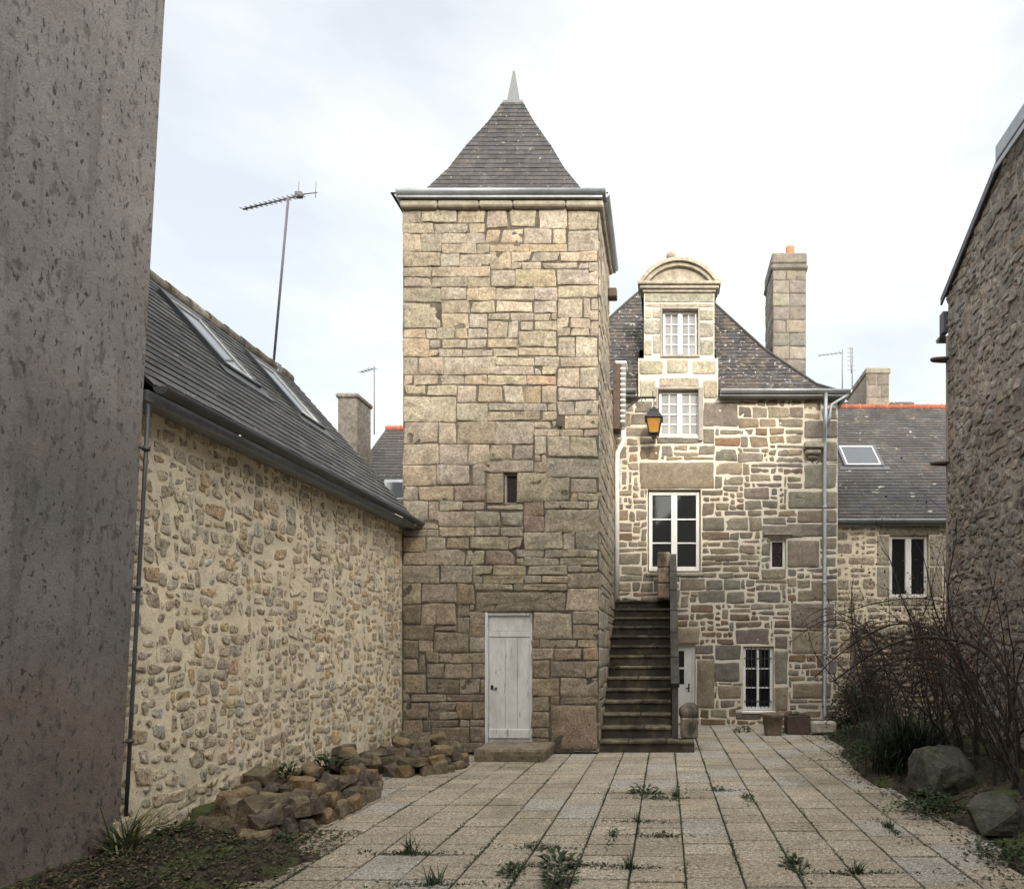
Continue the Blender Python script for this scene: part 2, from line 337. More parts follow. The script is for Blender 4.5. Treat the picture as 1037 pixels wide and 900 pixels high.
def frontT(x0, y, z0): return lambda a, b, d: (x0+a, y-d, z0+b)            # faces the camera
def rightT(x, y0, z0): return lambda a, b, d: (x+d, y0+a, z0+b)             # faces +X
def leftT(x, y0, z0): return lambda a, b, d: (x-d, y0-a, z0+b)              # faces -X (a runs toward the camera)

def tint(rg, pal, v=.12):
    c = rg.choice(pal); k = rg.uniform(1-v, 1+v); return (c[0]*k*rg.uniform(.96, 1.04), c[1]*k, c[2]*k*rg.uniform(.94, 1.06))

# ------------------------------------------------------------------ slates
def slates(mb, l0, r0, l1, r1, rows, width, nrm, seed, pal=((.075, .073, .075),), v=.2, lift=.013, m=0, under=1, thick=.007):
    """strip of slate courses between bottom edge l0-r0 and top edge l1-r1"""
    rg = random.Random(seed); l0, r0, l1, r1 = map(Vector, (l0, r0, l1, r1)); nrm = Vector(nrm).normalized()
    ax = (r0-l0).normalized(); org = l0.copy(); up = (l1-l0); up = (up - ax*up.dot(ax))
    U = lambda p: (p-org).dot(ax)
    mb.poly([l0-nrm*.012, r0-nrm*.012, r1-nrm*.012, l1-nrm*.012], under)
    for k in range(rows):
        t0, t1 = k/rows, (k+1.12)/rows; t1 = min(t1, 1.0)
        lb, rb = U(l0.lerp(l1, t0)), U(r0.lerp(r1, t0)); lt, rt = U(l0.lerp(l1, t1)), U(r0.lerp(r1, t1))
        u = min(lb, lt) - rg.uniform(0, width) - (width/2 if k % 2 else 0)
        while u < max(rb, rt):
            wd = width*rg.uniform(.88, 1.12); a, b = u, u+wd-.004
            A, B, Ct, D = max(a, lb), min(b, rb), min(b, rt), max(a, lt)
            u += wd
            if B - A <= 0.002 and Ct - D <= .002: continue
            if B < A: A = B = (min(max((A+B)/2, lb), rb))
            if Ct < D: Ct = D = (min(max((Ct+D)/2, lt), rt))
            jz = rg.uniform(-.006, .006)/max(up.length, .01); hb = lift*rg.uniform(.8, 1.25); ht = .001
            c = tint(rg, pal, v)
            p = [org+ax*A+up*(t0+jz)+nrm*hb, org+ax*B+up*(t0+jz)+nrm*hb, org+ax*Ct+up*t1+nrm*ht, org+ax*D+up*t1+nrm*ht]
            i = [mb.vert(q, c) for q in p]; mb.face(i, m)
            q0, q1 = mb.vert(p[0]-nrm*thick*1.6, c), mb.vert(p[1]-nrm*thick*1.6, c)
            mb.face((q0, q1, i[1], i[0]), m)

SLATE = ((.052, .049, .052), (.046, .044, .047), (.059, .055, .057), (.043, .041, .042), (.054, .049, .048))

# ------------------------------------------------------------------ windows
def window(parent, x0, x1, z0, z1, y, cols, rows, fw=.055, mull=.07, bar=.018, glass='glass', paint='white_paint', name='window', split=True, depth=.06):
    """two-leaf casement in a frame; cols = panes across each leaf"""
    f = MB(); p = M[paint]
    f.box(x0, x0+fw, y-.02, y+depth, z0, z1, bev=.006); f.box(x1-fw, x1, y-.02, y+depth, z0, z1, bev=.006)
    f.box(x0+fw, x1-fw, y-.02, y+depth, z1-fw, z1, bev=.006); f.box(x0+fw, x1-fw, y-.02, y+depth, z0, z0+fw*1.25, bev=.006)
    ix0, ix1, iz0, iz1 = x0+fw, x1-fw, z0+fw*1.25, z1-fw
    if split:
        xm = (x0+x1)/2; f.box(xm-mull/2, xm+mull/2, y-.035, y+depth*.8, iz0, iz1, bev=.006); leaves = ((ix0, xm-mull/2), (xm+mull/2, ix1))
    else: leaves = ((ix0, ix1),)
    for (a, b) in leaves:
        for c in range(1, cols):
            q = a+(b-a)*c/cols; f.box(q-bar/2, q+bar/2, y+.002, y+.032, iz0, iz1)
        for r_ in range(1, rows):
            q = iz0+(iz1-iz0)*r_/rows; f.box(a, b, y, y+.034, q-bar/2, q+bar/2)
    o = f.build(name, p, parent)
    g = MB(); g.box(ix0-.004, ix1+.004, y+.022, y+.03, iz0-.004, iz1+.004); g.build('pane', M[glass], o)
    return o

# ================================================================== GROUND
g = MB(); g.box(-300, 300, -300, 300, -.6, -.05); tag(g.build('ground', M['soil']), kind='structure')

def heightfield(name, x0, x1, y0, y1, nx, ny, zf, m, kind):
    mb = MB(); ids = [[mb.vert((x0+(x1-x0)*i/nx, y0+(y1-y0)*k/ny, zf(x0+(x1-x0)*i/nx, y0+(y1-y0)*k/ny))) for i in range(nx+1)] for k in range(ny+1)]
    for k in range(ny):
        for i in range(nx): mb.face((ids[k][i], ids[k][i+1], ids[k+1][i+1], ids[k+1][i]), 0, True)
    return tag(mb.build(name, m), kind=kind)

def bedge(y):                          # right border of the paving, running along the planted bed
    return 2.62 + .10*math.sin(y*1.3) + .06*math.sin(y*3.7) + (max(0, y-9)*.13)
g = MB(); rg = random.Random(5)
g.box(-4.5, 3.0, -2.0, 13.9, -.04, -.012, 1)
TP = ((.365, .315, .25), (.38, .33, .265), (.345, .30, .24), (.37, .315, .245))
for k in range(-11, 8):
    xa0, xb = .143+.4*k+.008, .143+.4*(k+1)-.007; j = 0; sh = rg.choice((0, 0, .03, -.04, .13)); y = -2.0
    while y < 13.75:
        n_ = 2 if rg.random() < .10 else 1; y0_ = -2.0+.27*j+sh; y = y0_+.27*n_; j += n_
        xa = xa0+rg.uniform(-.003, .003); ya, yb = y0_+rg.uniform(.004, .014), y-rg.uniform(.003, .010)
        if xa > bedge(y)-.05: continue
        if y > 10 and xb < -1.0: continue
        c = rg.choice(TP); kk = rg.uniform(.88, 1.1); c = tuple(q_*kk for q_ in c); dz = rg.uniform(-.005, .004); xb2 = min(xb, bedge(y))
        if n_ == 2: c = (.37, .34, .30)
        g.bevbox((xa+xb2)/2, (ya+yb)/2, (dz-.03)/2, (xb2-xa)/2, (yb-ya)/2, (dz+.03)/2, .005, 0, c)
tag(g.build('paving', [M['paving'], M['joint_soil']]), kind='structure')

def soil_left(x, y):
    d = max(0, min(1, (x+4.2)/1.9)); edge = -2.75 + .25*mn.noise(Vector((0, y*1.1, 5))) + .16*mn.noise(Vector((x*3, y*3.5, 5))) + .08*mn.noise(Vector((x*9, y*9, 5))) - max(0, y-5.0)*.9
    h = .13*max(0, min(1, (edge-x)/.9)) if x < edge else -.045
    return h + (mn.noise(Vector((x*5, y*5, 1)))*.022 + mn.noise(Vector((x*17, y*17, 2)))*.012 if h > 0 else 0)
heightfield('soil_bed', -4.25, -2.2, 1.5, 9.8, 60, 200, soil_left, M['soil'], 'structure')
def soil_right(x, y):
    t = (x - bedge(y))
    return (min(.30, max(-.05, t*.28)) + mn.noise(Vector((x*3, y*3, 1)))*.05 + mn.noise(Vector((x*14, y*14, 2)))*.014)
heightfield('garden_bed', 2.3, 4.75, -1.0, 13.4, 60, 220, lambda x, y: max(-.06, soil_right(x, y)) if x > bedge(y)-.02 else -.06, M['soil'], 'structure')

# ================================================================== TOWER
TX0, TX1, TY0, TY1, TZ = -4.09, -1.04, 10.0, 11.75, 8.50
tower = empty('stone_tower', 'tall square stone tower with a pointed slate roof and white plank door', 'tower', loc=(-2.56, 10, 0))
inv = Matrix.Translation((2.56, -10, 0))
def under(o, root):
    o.matrix_parent_inverse = Matrix.Translation(-Vector(root.location)); return o
mb = MB(); W = TX1-TX0; T = frontT(TX0, TY0, 0)
door = (-2.815-TX0, -2.075-TX0, 0, 2.19); slit = (-2.52-TX0, -2.31-TX0, 3.88, 4.36)
wall_sheet(mb, T, W, TZ, [door, slit], depth=.22)
ASH = ((.33, .277, .205), (.315, .268, .208), (.335, .285, .215), (.305, .258, .195), (.33, .267, .188), (.31, .268, .213), (.335, .29, .22), (.295, .252, .198))
ASHO = ((.37, .27, .17), (.35, .26, .175))
fixed = [(-2.97-TX0, -1.55-TX0, 2.19, 2.52), (-1.55-TX0, W, 2.21, 2.55), (slit[0]-.22, slit[1]+.25, 4.36, 4.54), (slit[1], slit[1]+.6, 3.9, 4.36), (slit[0]-.27, slit[0], 3.9, 4.36),
         (.0, .84, 5.14, 5.55), (W-.82, W, 4.28, 4.58), (W-.86, W, 3.42, 3.80), (0, .6, 6.6, 7.0), (W-.75, W, 0.05, .75), (-2.075-TX0, -1.45-TX0, 1.75, 2.19)]
def pickA(r):
    q = r.random()
    if q < .10: return (r.uniform(.12, .22), r.uniform(.12, .2))
    if q < .20: return (r.uniform(.3, .7), r.uniform(.14, .2))
    return (r.uniform(.24, .60), r.uniform(.20, .32))
holes_b = [door, slit, (2.40, 2.50, 5.06, 5.22)]
rects = fill(W, TZ-.02, .04, holes_b+fixed, pickA, 14, align=.84, minh=.12)
rg = random.Random(12)
for rc in fixed + rects:
    if rc[3]-rc[2] > .2 and rc[1]-rc[0] > .5 and rc not in fixed and rg.random() < .05:   # some courses split in two
        h = (rc[2]+rc[3])/2; parts = [(rc[0], rc[1], rc[2], h), (rc[0], rc[1], h, rc[3])]
    else: parts = [rc]
    for p in parts:
        zf = p[2]/TZ; pal = ASHO if rg.random() < .015 else ASH
        c = tint(rg, pal, .13)
        if rg.random() < max(0, .75-zf*1.5): c = (c[0]*.84, c[1]*.78, c[2]*.76)  # more stones darkened and browned towards the foot: shade put into their colour
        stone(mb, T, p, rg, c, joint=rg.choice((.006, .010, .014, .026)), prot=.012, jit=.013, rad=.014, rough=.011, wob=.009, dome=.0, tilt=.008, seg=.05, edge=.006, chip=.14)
# the side towards the stairs
T2 = rightT(TX1, TY0, 0); D2 = TY1-TY0
wall_sheet(mb, T2, D2, TZ, [])
for rc in fill(D2, TZ-.02, .04, [], pickA, 21, align=.8):
    stone(mb, T2, rc, rg, tint(rg, ASH, .13), joint=.014, prot=.012, jit=.012, rad=.022, rough=.007, wob=.006)
T3 = leftT(TX0, TY1, 0); wall_sheet(mb, T3, D2, TZ, [])
for rc in fill(D2, TZ-.02, .05, [], pickA, 23, align=.8): stone(mb, T3, rc, rg, tint(rg, ASH, .13), joint=.014, prot=.012, jit=.012, rad=.022, seg=.2)
mb.box(TX0+.01, TX1-.01, TY0+.24, TY1, 0, TZ, 0)
tw = under(mb.build('wall', [M['dark_joint'], M['ashlar']], tower), tower)
# cornice stones under the gutter
mb = MB(); rg = random.Random(4); x = TX0-.02
while x < TX1+.05:
    w_ = rg.uniform(.5, .85); x2 = min(TX1+.08, x+w_)
    if TX1+.08-x2 < .2: x2 = TX1+.08
    mb.box(x+.004, x2-.004, TY0-.10, TY0+.3, TZ-.05+rg.uniform(-.01, .01), TZ+.045, 0, bev=.02); x = x2
    if x >= TX1+.07: break
y = TY0+.302
while y < TY1: mb.box(TX1-.2, TX1+.07, y, min(y+.6, TY1), TZ-.05, TZ+.045, 0, bev=.02); y += .604
under(mb.build('cornice', M['stone_trim'], tower), tower)
mb = MB(); gy, gx0, gx1 = TY0-.10, TX0-.02, TX1+.07
mb.box(gx0, gx1, gy-.05, gy+.10, TZ+.049, TZ+.075); mb.trough((gx0-.02, gy-.03, TZ+.15), (gx1+.05, gy-.03, TZ+.15), .075)
mb.box(gx0, gx1, gy+.06, gy+.075, TZ+.08, TZ+.19)
mb.trough((gx1+.03, gy, TZ+.15), (gx1+.03, TY1+.1, TZ+.15), .075); mb.box(gx1-.02, gx1+.05, gy+.1, TY1+.1, TZ+.049, TZ+.075)
mb.trough((gx0-.01, TY1+.1, TZ+.15), (gx0-.01, gy, TZ+.15), .075)
under(mb.build('gutter', M['zinc'], tower), tower)
mb = MB(); mb.box(TX1+.015, TX1+.17, TY1-.35, TY1-.17, TZ-.62, TZ-.46, bev=.015); under(mb.build('bracket', M['brown_wood'], tower), tower)
cx, cy, hx, hy = -2.56, 10.84, 1.68, .95
prof = [(1.0, 8.64), (.755, 8.82), (.553, 9.34), (.4126, 9.80), (.219, 10.36), (.096, 10.78)]
mb = MB()
for k in range(len(prof)-1):
    (s0, z0), (s1, z1) = prof[k], prof[k+1]
    cn = lambda s, z, sx, sy: Vector((cx+sx*hx*s, cy+sy*hy*s, z))
    for (sa, sb) in (((-1, -1), (1, -1)), ((1, -1), (1, 1)), ((1, 1), (-1, 1)), ((-1, 1), (-1, -1))):
        l0, r0, l1, r1 = cn(s0, z0, *sa), cn(s0, z0, *sb), cn(s1, z1, *sa), cn(s1, z1, *sb)
        nr = (r0-l0).cross(l1-l0)
        slates(mb, l0, r0, l1, r1, max(1, int(round((l1-l0 - (r0-l0).normalized()*((l1-l0).dot((r0-l0).normalized()))).length/.095))), .15, nr, 100+k*7+sa[0], SLATE, .12, lift=.008, thick=.005)
rf = under(mb.build('roof', [M['slate'], M['slate_under']], tower), tower)
mb = MB(); z0 = 10.77; q = .13
mb.box(cx-.165, cx+.165, cy-.10, cy+.10, z0-.02, z0+.03)
b4 = [mb.vert((cx+sx*.10, cy+sy*.08, z0+.03)) for sx, sy in ((-1, -1), (1, -1), (1, 1), (-1, 1))]; t4 = [mb.vert((cx+sx*.016, cy+sy*.016, 11.36)) for sx, sy in ((-1, -1), (1, -1), (1, 1), (-1, 1))]
for i in range(4): mb.face((b4[i], b4[(i+1) % 4], t4[(i+1) % 4], t4[i]))
mb.face(t4); mb.build('finial', M['zinc_pale'], rf)
# white plank door
dx0, dx1, dy = -2.815, -2.075, TY0+.07
dr = MB(); f = MB()
f.box(dx0, dx0+.045, TY0-.012, dy+.08, .06, 2.19, bev=.005); f.box(dx1-.05, dx1, TY0+.02, dy+.08, .06, 2.19, bev=.005); f.box(dx0+.045, dx1-.05, TY0+.02, dy+.08, 2.14, 2.19, bev=.005)
dob = under(f.build('door', M['old_white'], tower), tower)
xs = [dx0+.047, dx0+.30, dx0+.49, dx1-.052]
for a, b in zip(xs, xs[1:]): dr.box(a+.002, b-.002, dy-.01, dy+.035, .14, 1.80, bev=.004)
dr.box(xs[0]+.002, xs[-1]-.002, dy-.035, dy-.011, .22, .36, bev=.006)
dr.box(xs[0], xs[-1], dy-.005, dy+.035, 1.90, 2.138, bev=.004); dr.box(xs[0], xs[-1], dy-.02, dy+.035, 1.806, 1.897, bev=.004)
dr.build('plank_leaf', M['old_white'], dob)
mb = MB(); mb.box(xs[0]+.03, xs[0]+.07, dy-.016, dy-.01, .98, 1.05); mb.tube([(xs[0]+.11, dy-.01, 1.0), (xs[0]+.11, dy-.04, 1.0)], .018); mb.build('handle', M['iron'], dob)
mb = MB(); mb.box(slit[0]+TX0, slit[1]+TX0, TY0+.13, TY0+.14, 3.88, 4.36)
so = under(mb.build('window', M['lead_glass'], tower), tower)
mb = MB(); x0, x1 = slit[0]+TX0, slit[1]+TX0
mb.box(x0, x0+.028, TY0+.06, TY0+.128, 3.88, 4.36); mb.box(x1-.02, x1, TY0+.06, TY0+.128, 3.88, 4.36); mb.box(x0+.028, x1-.02, TY0+.06, TY0+.128, 4.335, 4.36); mb.box(x0+.028, x1-.02, TY0+.06, TY0+.128, 3.88, 3.905)
mb.build('frame', M['grey_wood'], so)

# ================================================================== HOUSE WITH THE ARCHED DORMER
HY, HX0, HX1, HZ = 13.7, -1.30, 3.67, 6.93
house = empty('stone_house', 'stone house with pale mortar joints, an arched stone dormer and a tall chimney', 'house', loc=(1.2, 13.7, 0))
W = HX1-HX0; T = frontT(HX0, HY, 0); U = lambda x: x-HX0
big = (U(-.38), U(.75), 3.26, 5.03); small = (U(2.23), U(2.57), 3.31, 3.97); gwin = (U(1.65), U(2.31), .30, 1.68); gdoor = (U(-.12), U(.64), 0, 1.73); dlow = (U(-.16), U(.76), 6.17, HZ)
holes = [big, small, gwin, gdoor, dlow]
mb = MB(); wall_sheet(mb, T, W, HZ, holes, depth=.2)
fx = [(U(-.56), U(1.05), 5.03, 5.62), (U(2.05), U(2.93), 3.98, 4.28), (U(-.1), U(.74), 1.73, 2.08), (U(1.48), U(2.23), 1.70, 2.06), (U(2.58), U(3.3), 3.35, 3.95),
      (U(2.94), U(3.67), 5.62, 6.05), (U(2.94), U(3.67), 5.02, 5.58), (U(2.60), U(3.67), 4.60, 5.0), (U(2.80), U(3.67), 4.30, 4.60), (U(2.58), U(3.67), 4.0, 4.30), (U(.78), U(1.55), 6.35, 6.9), (U(-.2), U(.8), 5.98, 6.15),
      (U(2.95), U(3.67), 6.1, 6.5), (U(2.31), U(2.62), .3, .82), (U(2.31), U(2.62), .85, 1.6), (U(2.68), U(3.5), 1.5, 2.0), (U(2.66), U(3.6), 2.05, 2.6), (U(1.0), U(1.6), .9, 1.35), (U(.66), U(1.06), .35, 1.4), (U(1.1), U(1.62), .55, .85),
      (U(3.1), U(3.67), 2.65, 3.1), (U(2.7), U(3.55), .55, .9), (U(2.8), U(3.6), 2.62, 2.9)]
def pickH(r):
    q = r.random()
    if q < .28: return (r.uniform(.09, .2), r.uniform(.1, .16))
    if q < .62: return (r.uniform(.24, .55), r.uniform(.1, .17))
    return (r.uniform(.28, .62), r.uniform(.19, .32))
HS = ((.205, .17, .13), (.185, .157, .125), (.23, .195, .145), (.165, .142, .118), (.22, .17, .12), (.195, .173, .14), (.24, .20, .14)); HSB = ((.165, .12, .085), (.18, .13, .095), (.19, .125, .08))
rg = random.Random(31)
for rc in fx:
    stone(mb, T, rc, rg, tint(rg, HS, .1), joint=.03, prot=.012, jit=.012, rad=.025, rough=.009, wob=.012, seg=.08)
for rc in fill(W, HZ, .035, holes+fx, pickH, 32, align=.7, minh=.09):
    low = rc[2] < 2.4 and rg.random() < .5
    stone(mb, T, rc, rg, tint(rg, HSB if (low or rg.random() < .06) else HS, .12), joint=rg.uniform(.02, .038), prot=.010, jit=.022, rad=.022, rough=.010, wob=.014, dome=.003, tilt=.02, seg=.06)
mb.box(-3.5, HX0, HY, 18.7, 0, HZ, 0)
mb.box(HX0, HX1-.002, HY+.24, 18.7, 0, HZ, 0)
Tr = rightT(HX1, HY, 0); wall_sheet(mb, Tr, 5.0, HZ, [])
for rc in fill(5.0, HZ, .05, [], pickH, 35, align=.7): stone(mb, Tr, rc, rg, tint(rg, HS, .12), joint=.04, prot=.012, jit=.012, rad=.035, seg=.3)
under(mb.build('wall', [M['house_mortar'], M['house_stone']], house), house)

# dormer standing on the front wall
dorm = MB(); DX0, DX1 = -.46, 1.04; Zb = 7.82
Td = frontT(-.58, HY-.004, HZ)
wdm = (.58-.16, .58+.76, 0, 7.16-HZ)
wall_sheet(dorm, Td, 1.70, Zb-HZ, [wdm], depth=.2)
for rc in [(0, .40, 0, .45), (1.36, 1.70, 0, .45), (.42, 1.32, .25, .50), (0, .55, .52, .88), (.57, 1.10, .54, .88), (1.12, 1.70, .52, .88)]:
    stone(dorm, Td, rc, rg, tint(rg, ((.30, .27, .205), (.33, .29, .22)), .1), joint=.05, prot=.014, jit=.01, rad=.03, rough=.006, seg=.12)
Tu = frontT(DX0, HY+.002, Zb); wu = (.38, 1.16, .06, 1.07)
wall_sheet(dorm, Tu, 1.50, 9.21-Zb, [wu], depth=.2)
for rc in [(0, .18, .05, .40), (.19, .37, .10, .5), (0, .37, .51, .83), (0, .16, .84, 1.05), (.17, .37, .84, 1.05), (1.17, 1.5, .05, .42), (1.17, 1.5, .44, .78), (1.17, 1.5, .80, 1.05), (0, 1.5, 1.08, 1.17), (.0, 1.5, 1.18, 1.39)]:
    stone(dorm, Tu, rc, rg, tint(rg, ((.30, .27, .21), (.34, .30, .23), (.28, .255, .205)), .1), joint=.022, prot=.012, jit=.008, rad=.02, rough=.006, seg=.12)
dorm.box(DX0, DX1, HY+.24, 15.9, 7.2, 9.21, 0); dorm.box(-.58, 1.12, HY+.24, 14.6, HZ, Zb, 0)
dorm.box(DX0-.0, DX0+.38, HY+.1, HY+.3, Zb, 9.2, 0); dorm.box(DX1-.34, DX1, HY+.1, HY+.3, Zb, 9.2, 0)
do = under(dorm.build('dormer', [M['house_mortar'], M['ashlar']], house), house)
mb = MB()
mb.box(DX0-.03, DX1+.03, HY-.05, HY+.3, 9.212, 9.265, bev=.012); mb.box(DX0-.09, DX1+.09, HY-.10, HY+.3, 9.268, 9.335, bev=.015); mb.box(DX0-.13, DX1+.13, HY-.14, HY+.3, 9.338, 9.41, bev=.012)
mb.build('cornice', M['stone_trim'], do)
mb = MB(); xm = (DX0+DX1)/2; Rr = .9556; zc = 9.412+.50-Rr; a0 = math.asin(.86/Rr*.985)
def arc(r0, r1, ya, yb, n=28, lim=a0):
    pr = None
    for i in range(n+1):
        t = -lim+2*lim*i/n; ring = []
        for (r_, y_) in ((r0, ya), (r1, ya), (r1, yb), (r0, yb)): ring.append(mb.vert((xm+r_*math.sin(t), y_, max(9.412, zc+r_*math.cos(t)))))
        if pr:
            for k in range(4): mb.face((pr[k], ring[k], ring[(k+1) % 4], pr[(k+1) % 4]), 0, False)
        else: mb.face(ring)
        pr = ring
    mb.face(pr[::-1])
arc(Rr-.075, Rr, HY-.13, HY+.25); arc(Rr-.15, Rr-.077, HY-.07, HY+.25, lim=a0*.97)
n = 24; pts = [(xm+(Rr-.13)*math.sin(-a0+2*a0*i/n), HY+.01, max(9.412, zc+(Rr-.13)*math.cos(-a0+2*a0*i/n))) for i in range(n+1)]
mb.poly(pts[::-1])
mb.build('pediment', M['stone_trim'], do)
mb = MB(); prev = None
for i in range(25):
    t = -a0+2*a0*i/24; ring = [mb.vert((xm+(Rr-.02)*math.sin(t), y_, max(9.40, zc+(Rr-.02)*math.cos(t)))) for y_ in (HY+.25, 16.4)]
    if prev: mb.face((prev[0], ring[0], ring[1], prev[1]), 0, True)
    prev = ring
mb.build('vault_roof', M['zinc_dark'], do)
bm = bmesh.new(); bmesh.ops.create_uvsphere(bm, u_segments=16, v_segments=10, radius=.105)
for v_ in bm.verts: v_.co.z *= .95
bmesh.ops.create_cone(bm, segments=14, radius1=.12, radius2=.07, depth=.08, cap_ends=True, matrix=Matrix.Translation((0, 0, -.10)))
me = bpy.data.meshes.new('finial_ball'); bm.to_mesh(me); bm.free(); me.materials.append(M['stone_trim']); o = bpy.data.objects.new('finial_ball', me); COL.objects.link(o); o.parent = do
o.matrix_parent_inverse = Matrix.Identity(4); o.location = (xm-.17, HY+.03, 10.02)
# cheeks clad in slate
for (x, s) in ((DX0-.012, -1), (DX1+.012, 1)):
    mb = MB(); A, B = (Vector((x, 15.9, 7.4)), Vector((x, HY+.26, 7.4))) if s < 0 else (Vector((x, HY+.26, 7.4)), Vector((x, 15.9, 7.4)))
    slates(mb, A, B, A+Vector((0, 0, 1.83)), B+Vector((0, 0, 1.83)), 13, .18, (s, 0, 0), 7, SLATE, .15)
    mb.build('cheek', [M['slate'], M['slate_under']], do)
wo = window(do, DX0+.40, DX0+1.14, Zb+.07, Zb+1.05, HY+.13, 2, 4, fw=.05, mull=.10, bar=.022, glass='painted_sky_glass')
mb = MB()
for x in (DX0+.345, DX0+1.15): mb.box(x, x+.045, HY-.03, HY+.1, Zb+.02, Zb+1.09, bev=.005)
mb.box(DX0+.391, DX0+1.149, HY-.03, HY+.1, Zb+1.045, Zb+1.09, bev=.005); mb.box(DX0+.391, DX0+1.149, HY-.04, HY+.1, Zb+.02, Zb+.065, bev=.005)
mb.build('shutter_frame', M['grey_wood'], wo)
wo = window(house, -.14, .74, 6.18, 7.15, HY+.13, 2, 4, fw=.05, mull=.11, bar=.022, glass='painted_sky_glass'); under(wo, house)
mb = MB(); mb.box(-.2, -.158, HY-.035, HY+.1, 6.12, 7.2, bev=.005); mb.box(.70, .80, HY-.035, HY+.1, 6.06, 7.2, bev=.005); mb.box(-.157, .699, HY-.03, HY+.1, 7.155, 7.2, bev=.005)
mb.build('shutter_frame', M['grey_wood'], wo)
under(window(house, -.36, .73, 3.30, 5.0, HY+.13, 1, 3, fw=.075, mull=.13, bar=.03), house)
wo = under(window(house, 2.235, 2.565, 3.32, 3.965, HY+.1, 1, 1, fw=.05, split=False, glass='lead_glass'), house)
mb = MB()                                # wrought pattern on the little pane
for k in range(2):
    c_ = Vector((2.40, HY+.112, 3.52+.25*k)); mb.tube([c_+Vector((.07*math.cos(t), 0, .11*math.sin(t))) for t in [2*math.pi*i/14 for i in range(15)]], .007, n=5)
mb.build('grille', M['brown_wood'], wo)
wo = under(window(house, 1.66, 2.30, .31, 1.67, HY+.1, 1, 3, fw=.06, mull=.05, bar=.03), house)
mb = MB()
for x in (1.76, 1.84, 1.92, 2.04, 2.12, 2.20): mb.tube([(x, HY+.03, .36), (x, HY+.03, 1.66)], .009, n=6)
for z in (.5, 1.42): mb.box(1.68, 2.28, HY+.035, HY+.045, z-.012, z+.012)
mb.build('security_bars', M['iron'], wo)
mb = MB(); mb.box(1.62, 2.34, HY-.05, HY+.09, .25, .305, bev=.012); mb.build('sill', M['white_paint'], wo)
# ground floor door
mb = MB(); mb.box(-.12, -.06, HY+.1, HY+.2, 0, 1.73); mb.box(.57, .64, HY+.1, HY+.2, 0, 1.73, bev=.005); mb.box(-.06, .57, HY+.1, HY+.2, 1.67, 1.73); mb.box(-.06, .57, HY+.13, HY+.18, .02, .86, bev=.005)
mb.box(.40, .569, HY+.13, HY+.18, .86, 1.67); mb.box(-.06, .06, HY+.13, HY+.18, .86, 1.67); mb.box(.06, .40, HY+.131, HY+.179, 1.19, 1.23); mb.box(.06, .40, HY+.131, HY+.179, 1.58, 1.67)
dd = under(mb.build('door', M['white_paint'], house), house)
mb = MB(); mb.box(.05, .41, HY+.15, HY+.16, .85, 1.60); mb.build('pane', M['glass'], dd)
mb = MB(); mb.tube([(.50, HY+.128, .78), (.50, HY+.09, .78), (.44, HY+.09, .78)], .012); mb.box(.485, .515, HY+.122, HY+.13, .70, .88); mb.build('handle', M['iron'], dd)
# sill, hood and corbel stones
mb = MB(); mb.box(-.42, .79, HY-.05, HY+.12, 3.17, 3.255, bev=.02); under(mb.build('window_sill', M['stone_trim'], house), house)
mb = MB()
for k, (e, z) in enumerate(((.0, 3.99), (.04, 4.02), (.08, 4.05))): mb.box(2.19-e, 2.61+e, HY-.03-e*.8, HY+.05, z, z+.03)
under(mb.build('window_hood', M['stone_trim'], house), house)
mb = MB(); mb.box(2.93, 3.33, HY-.20, HY+.02, 5.86, 5.97, bev=.02); mb.box(2.97, 3.29, HY-.15, HY+.02, 5.74, 5.857, bev=.03); mb.box(3.02, 3.24, HY-.09, HY+.02, 5.66, 5.737, bev=.03)
under(mb.build('corbel', M['stone_trim'], house), house)
# roof: hipped, slightly bell-cast
rp = [(0, 11.15), (.263, 9.92), (.567, 8.44), (.849, 7.33), (1.0, 6.97)]
def rc_(t, sx, sy): 
    ex = (.27+3.52*t) if sx > 0 else (-.05-3.55*t)
    return Vector((ex, 16.2+sy*2.72*t, 0))
mb = MB()
for k in range(len(rp)-1, 0, -1):
    (t0, z0), (t1, z1) = rp[k], rp[k-1]
    for i, (sa, sb) in enumerate((((-1, -1), (1, -1)), ((1, -1), (1, 1)), ((1, 1), (-1, 1)), ((-1, 1), (-1, -1)))):
        l0, r0, l1, r1 = rc_(t0, *sa), rc_(t0, *sb), rc_(t1, *sa), rc_(t1, *sb)
        l0.z = r0.z = z0; l1.z = r1.z = z1
        ax = (r0-l0).normalized(); ln = ((l1-l0)-ax*(l1-l0).dot(ax)).length; nr = (r0-l0).cross(l1-l0)
        rws = max(1, int(round(ln/.13)))
        if i == 0 and z1 < 8.5:
            cut = lambda a, b, x: a.lerp(b, (x-a.x)/(b.x-a.x))
            slates(mb, l0, cut(l0, r0, -.60), l1, cut(l1, r1, -.60), rws, .19, nr, 230+k, SLATE, .22); slates(mb, cut(l0, r0, 1.14), r0, cut(l1, r1, 1.14), r1, rws, .19, nr, 240+k, SLATE, .22)
        else: slates(mb, l0, r0, l1, r1, rws, .19, nr, 200+k*9+i, SLATE, .22)
rf = under(mb.build('roof', [M['slate_lichen'], M['slate_under']], house), house)
mb = MB()
for sx in (-1, 1):
    for sy in (-1, 1):
        pts = []
        for (t, z) in rp: p = rc_(t, sx, sy); p.z = z+.02; pts.append(p)
        mb.tube(pts, .035, n=6)
mb.tube([(-.08, 16.2, 11.18), (.30, 16.2, 11.18)], .06, n=8)
mb.build('ridge', M['slate_under'], rf)
mb = MB(); zt = HZ+.10
mb.trough((-1.3, 13.42, zt), (-.62, 13.42, zt), .075); mb.box(-1.3, -.60, 13.45, HY+.05, HZ+.003, HZ+.03)
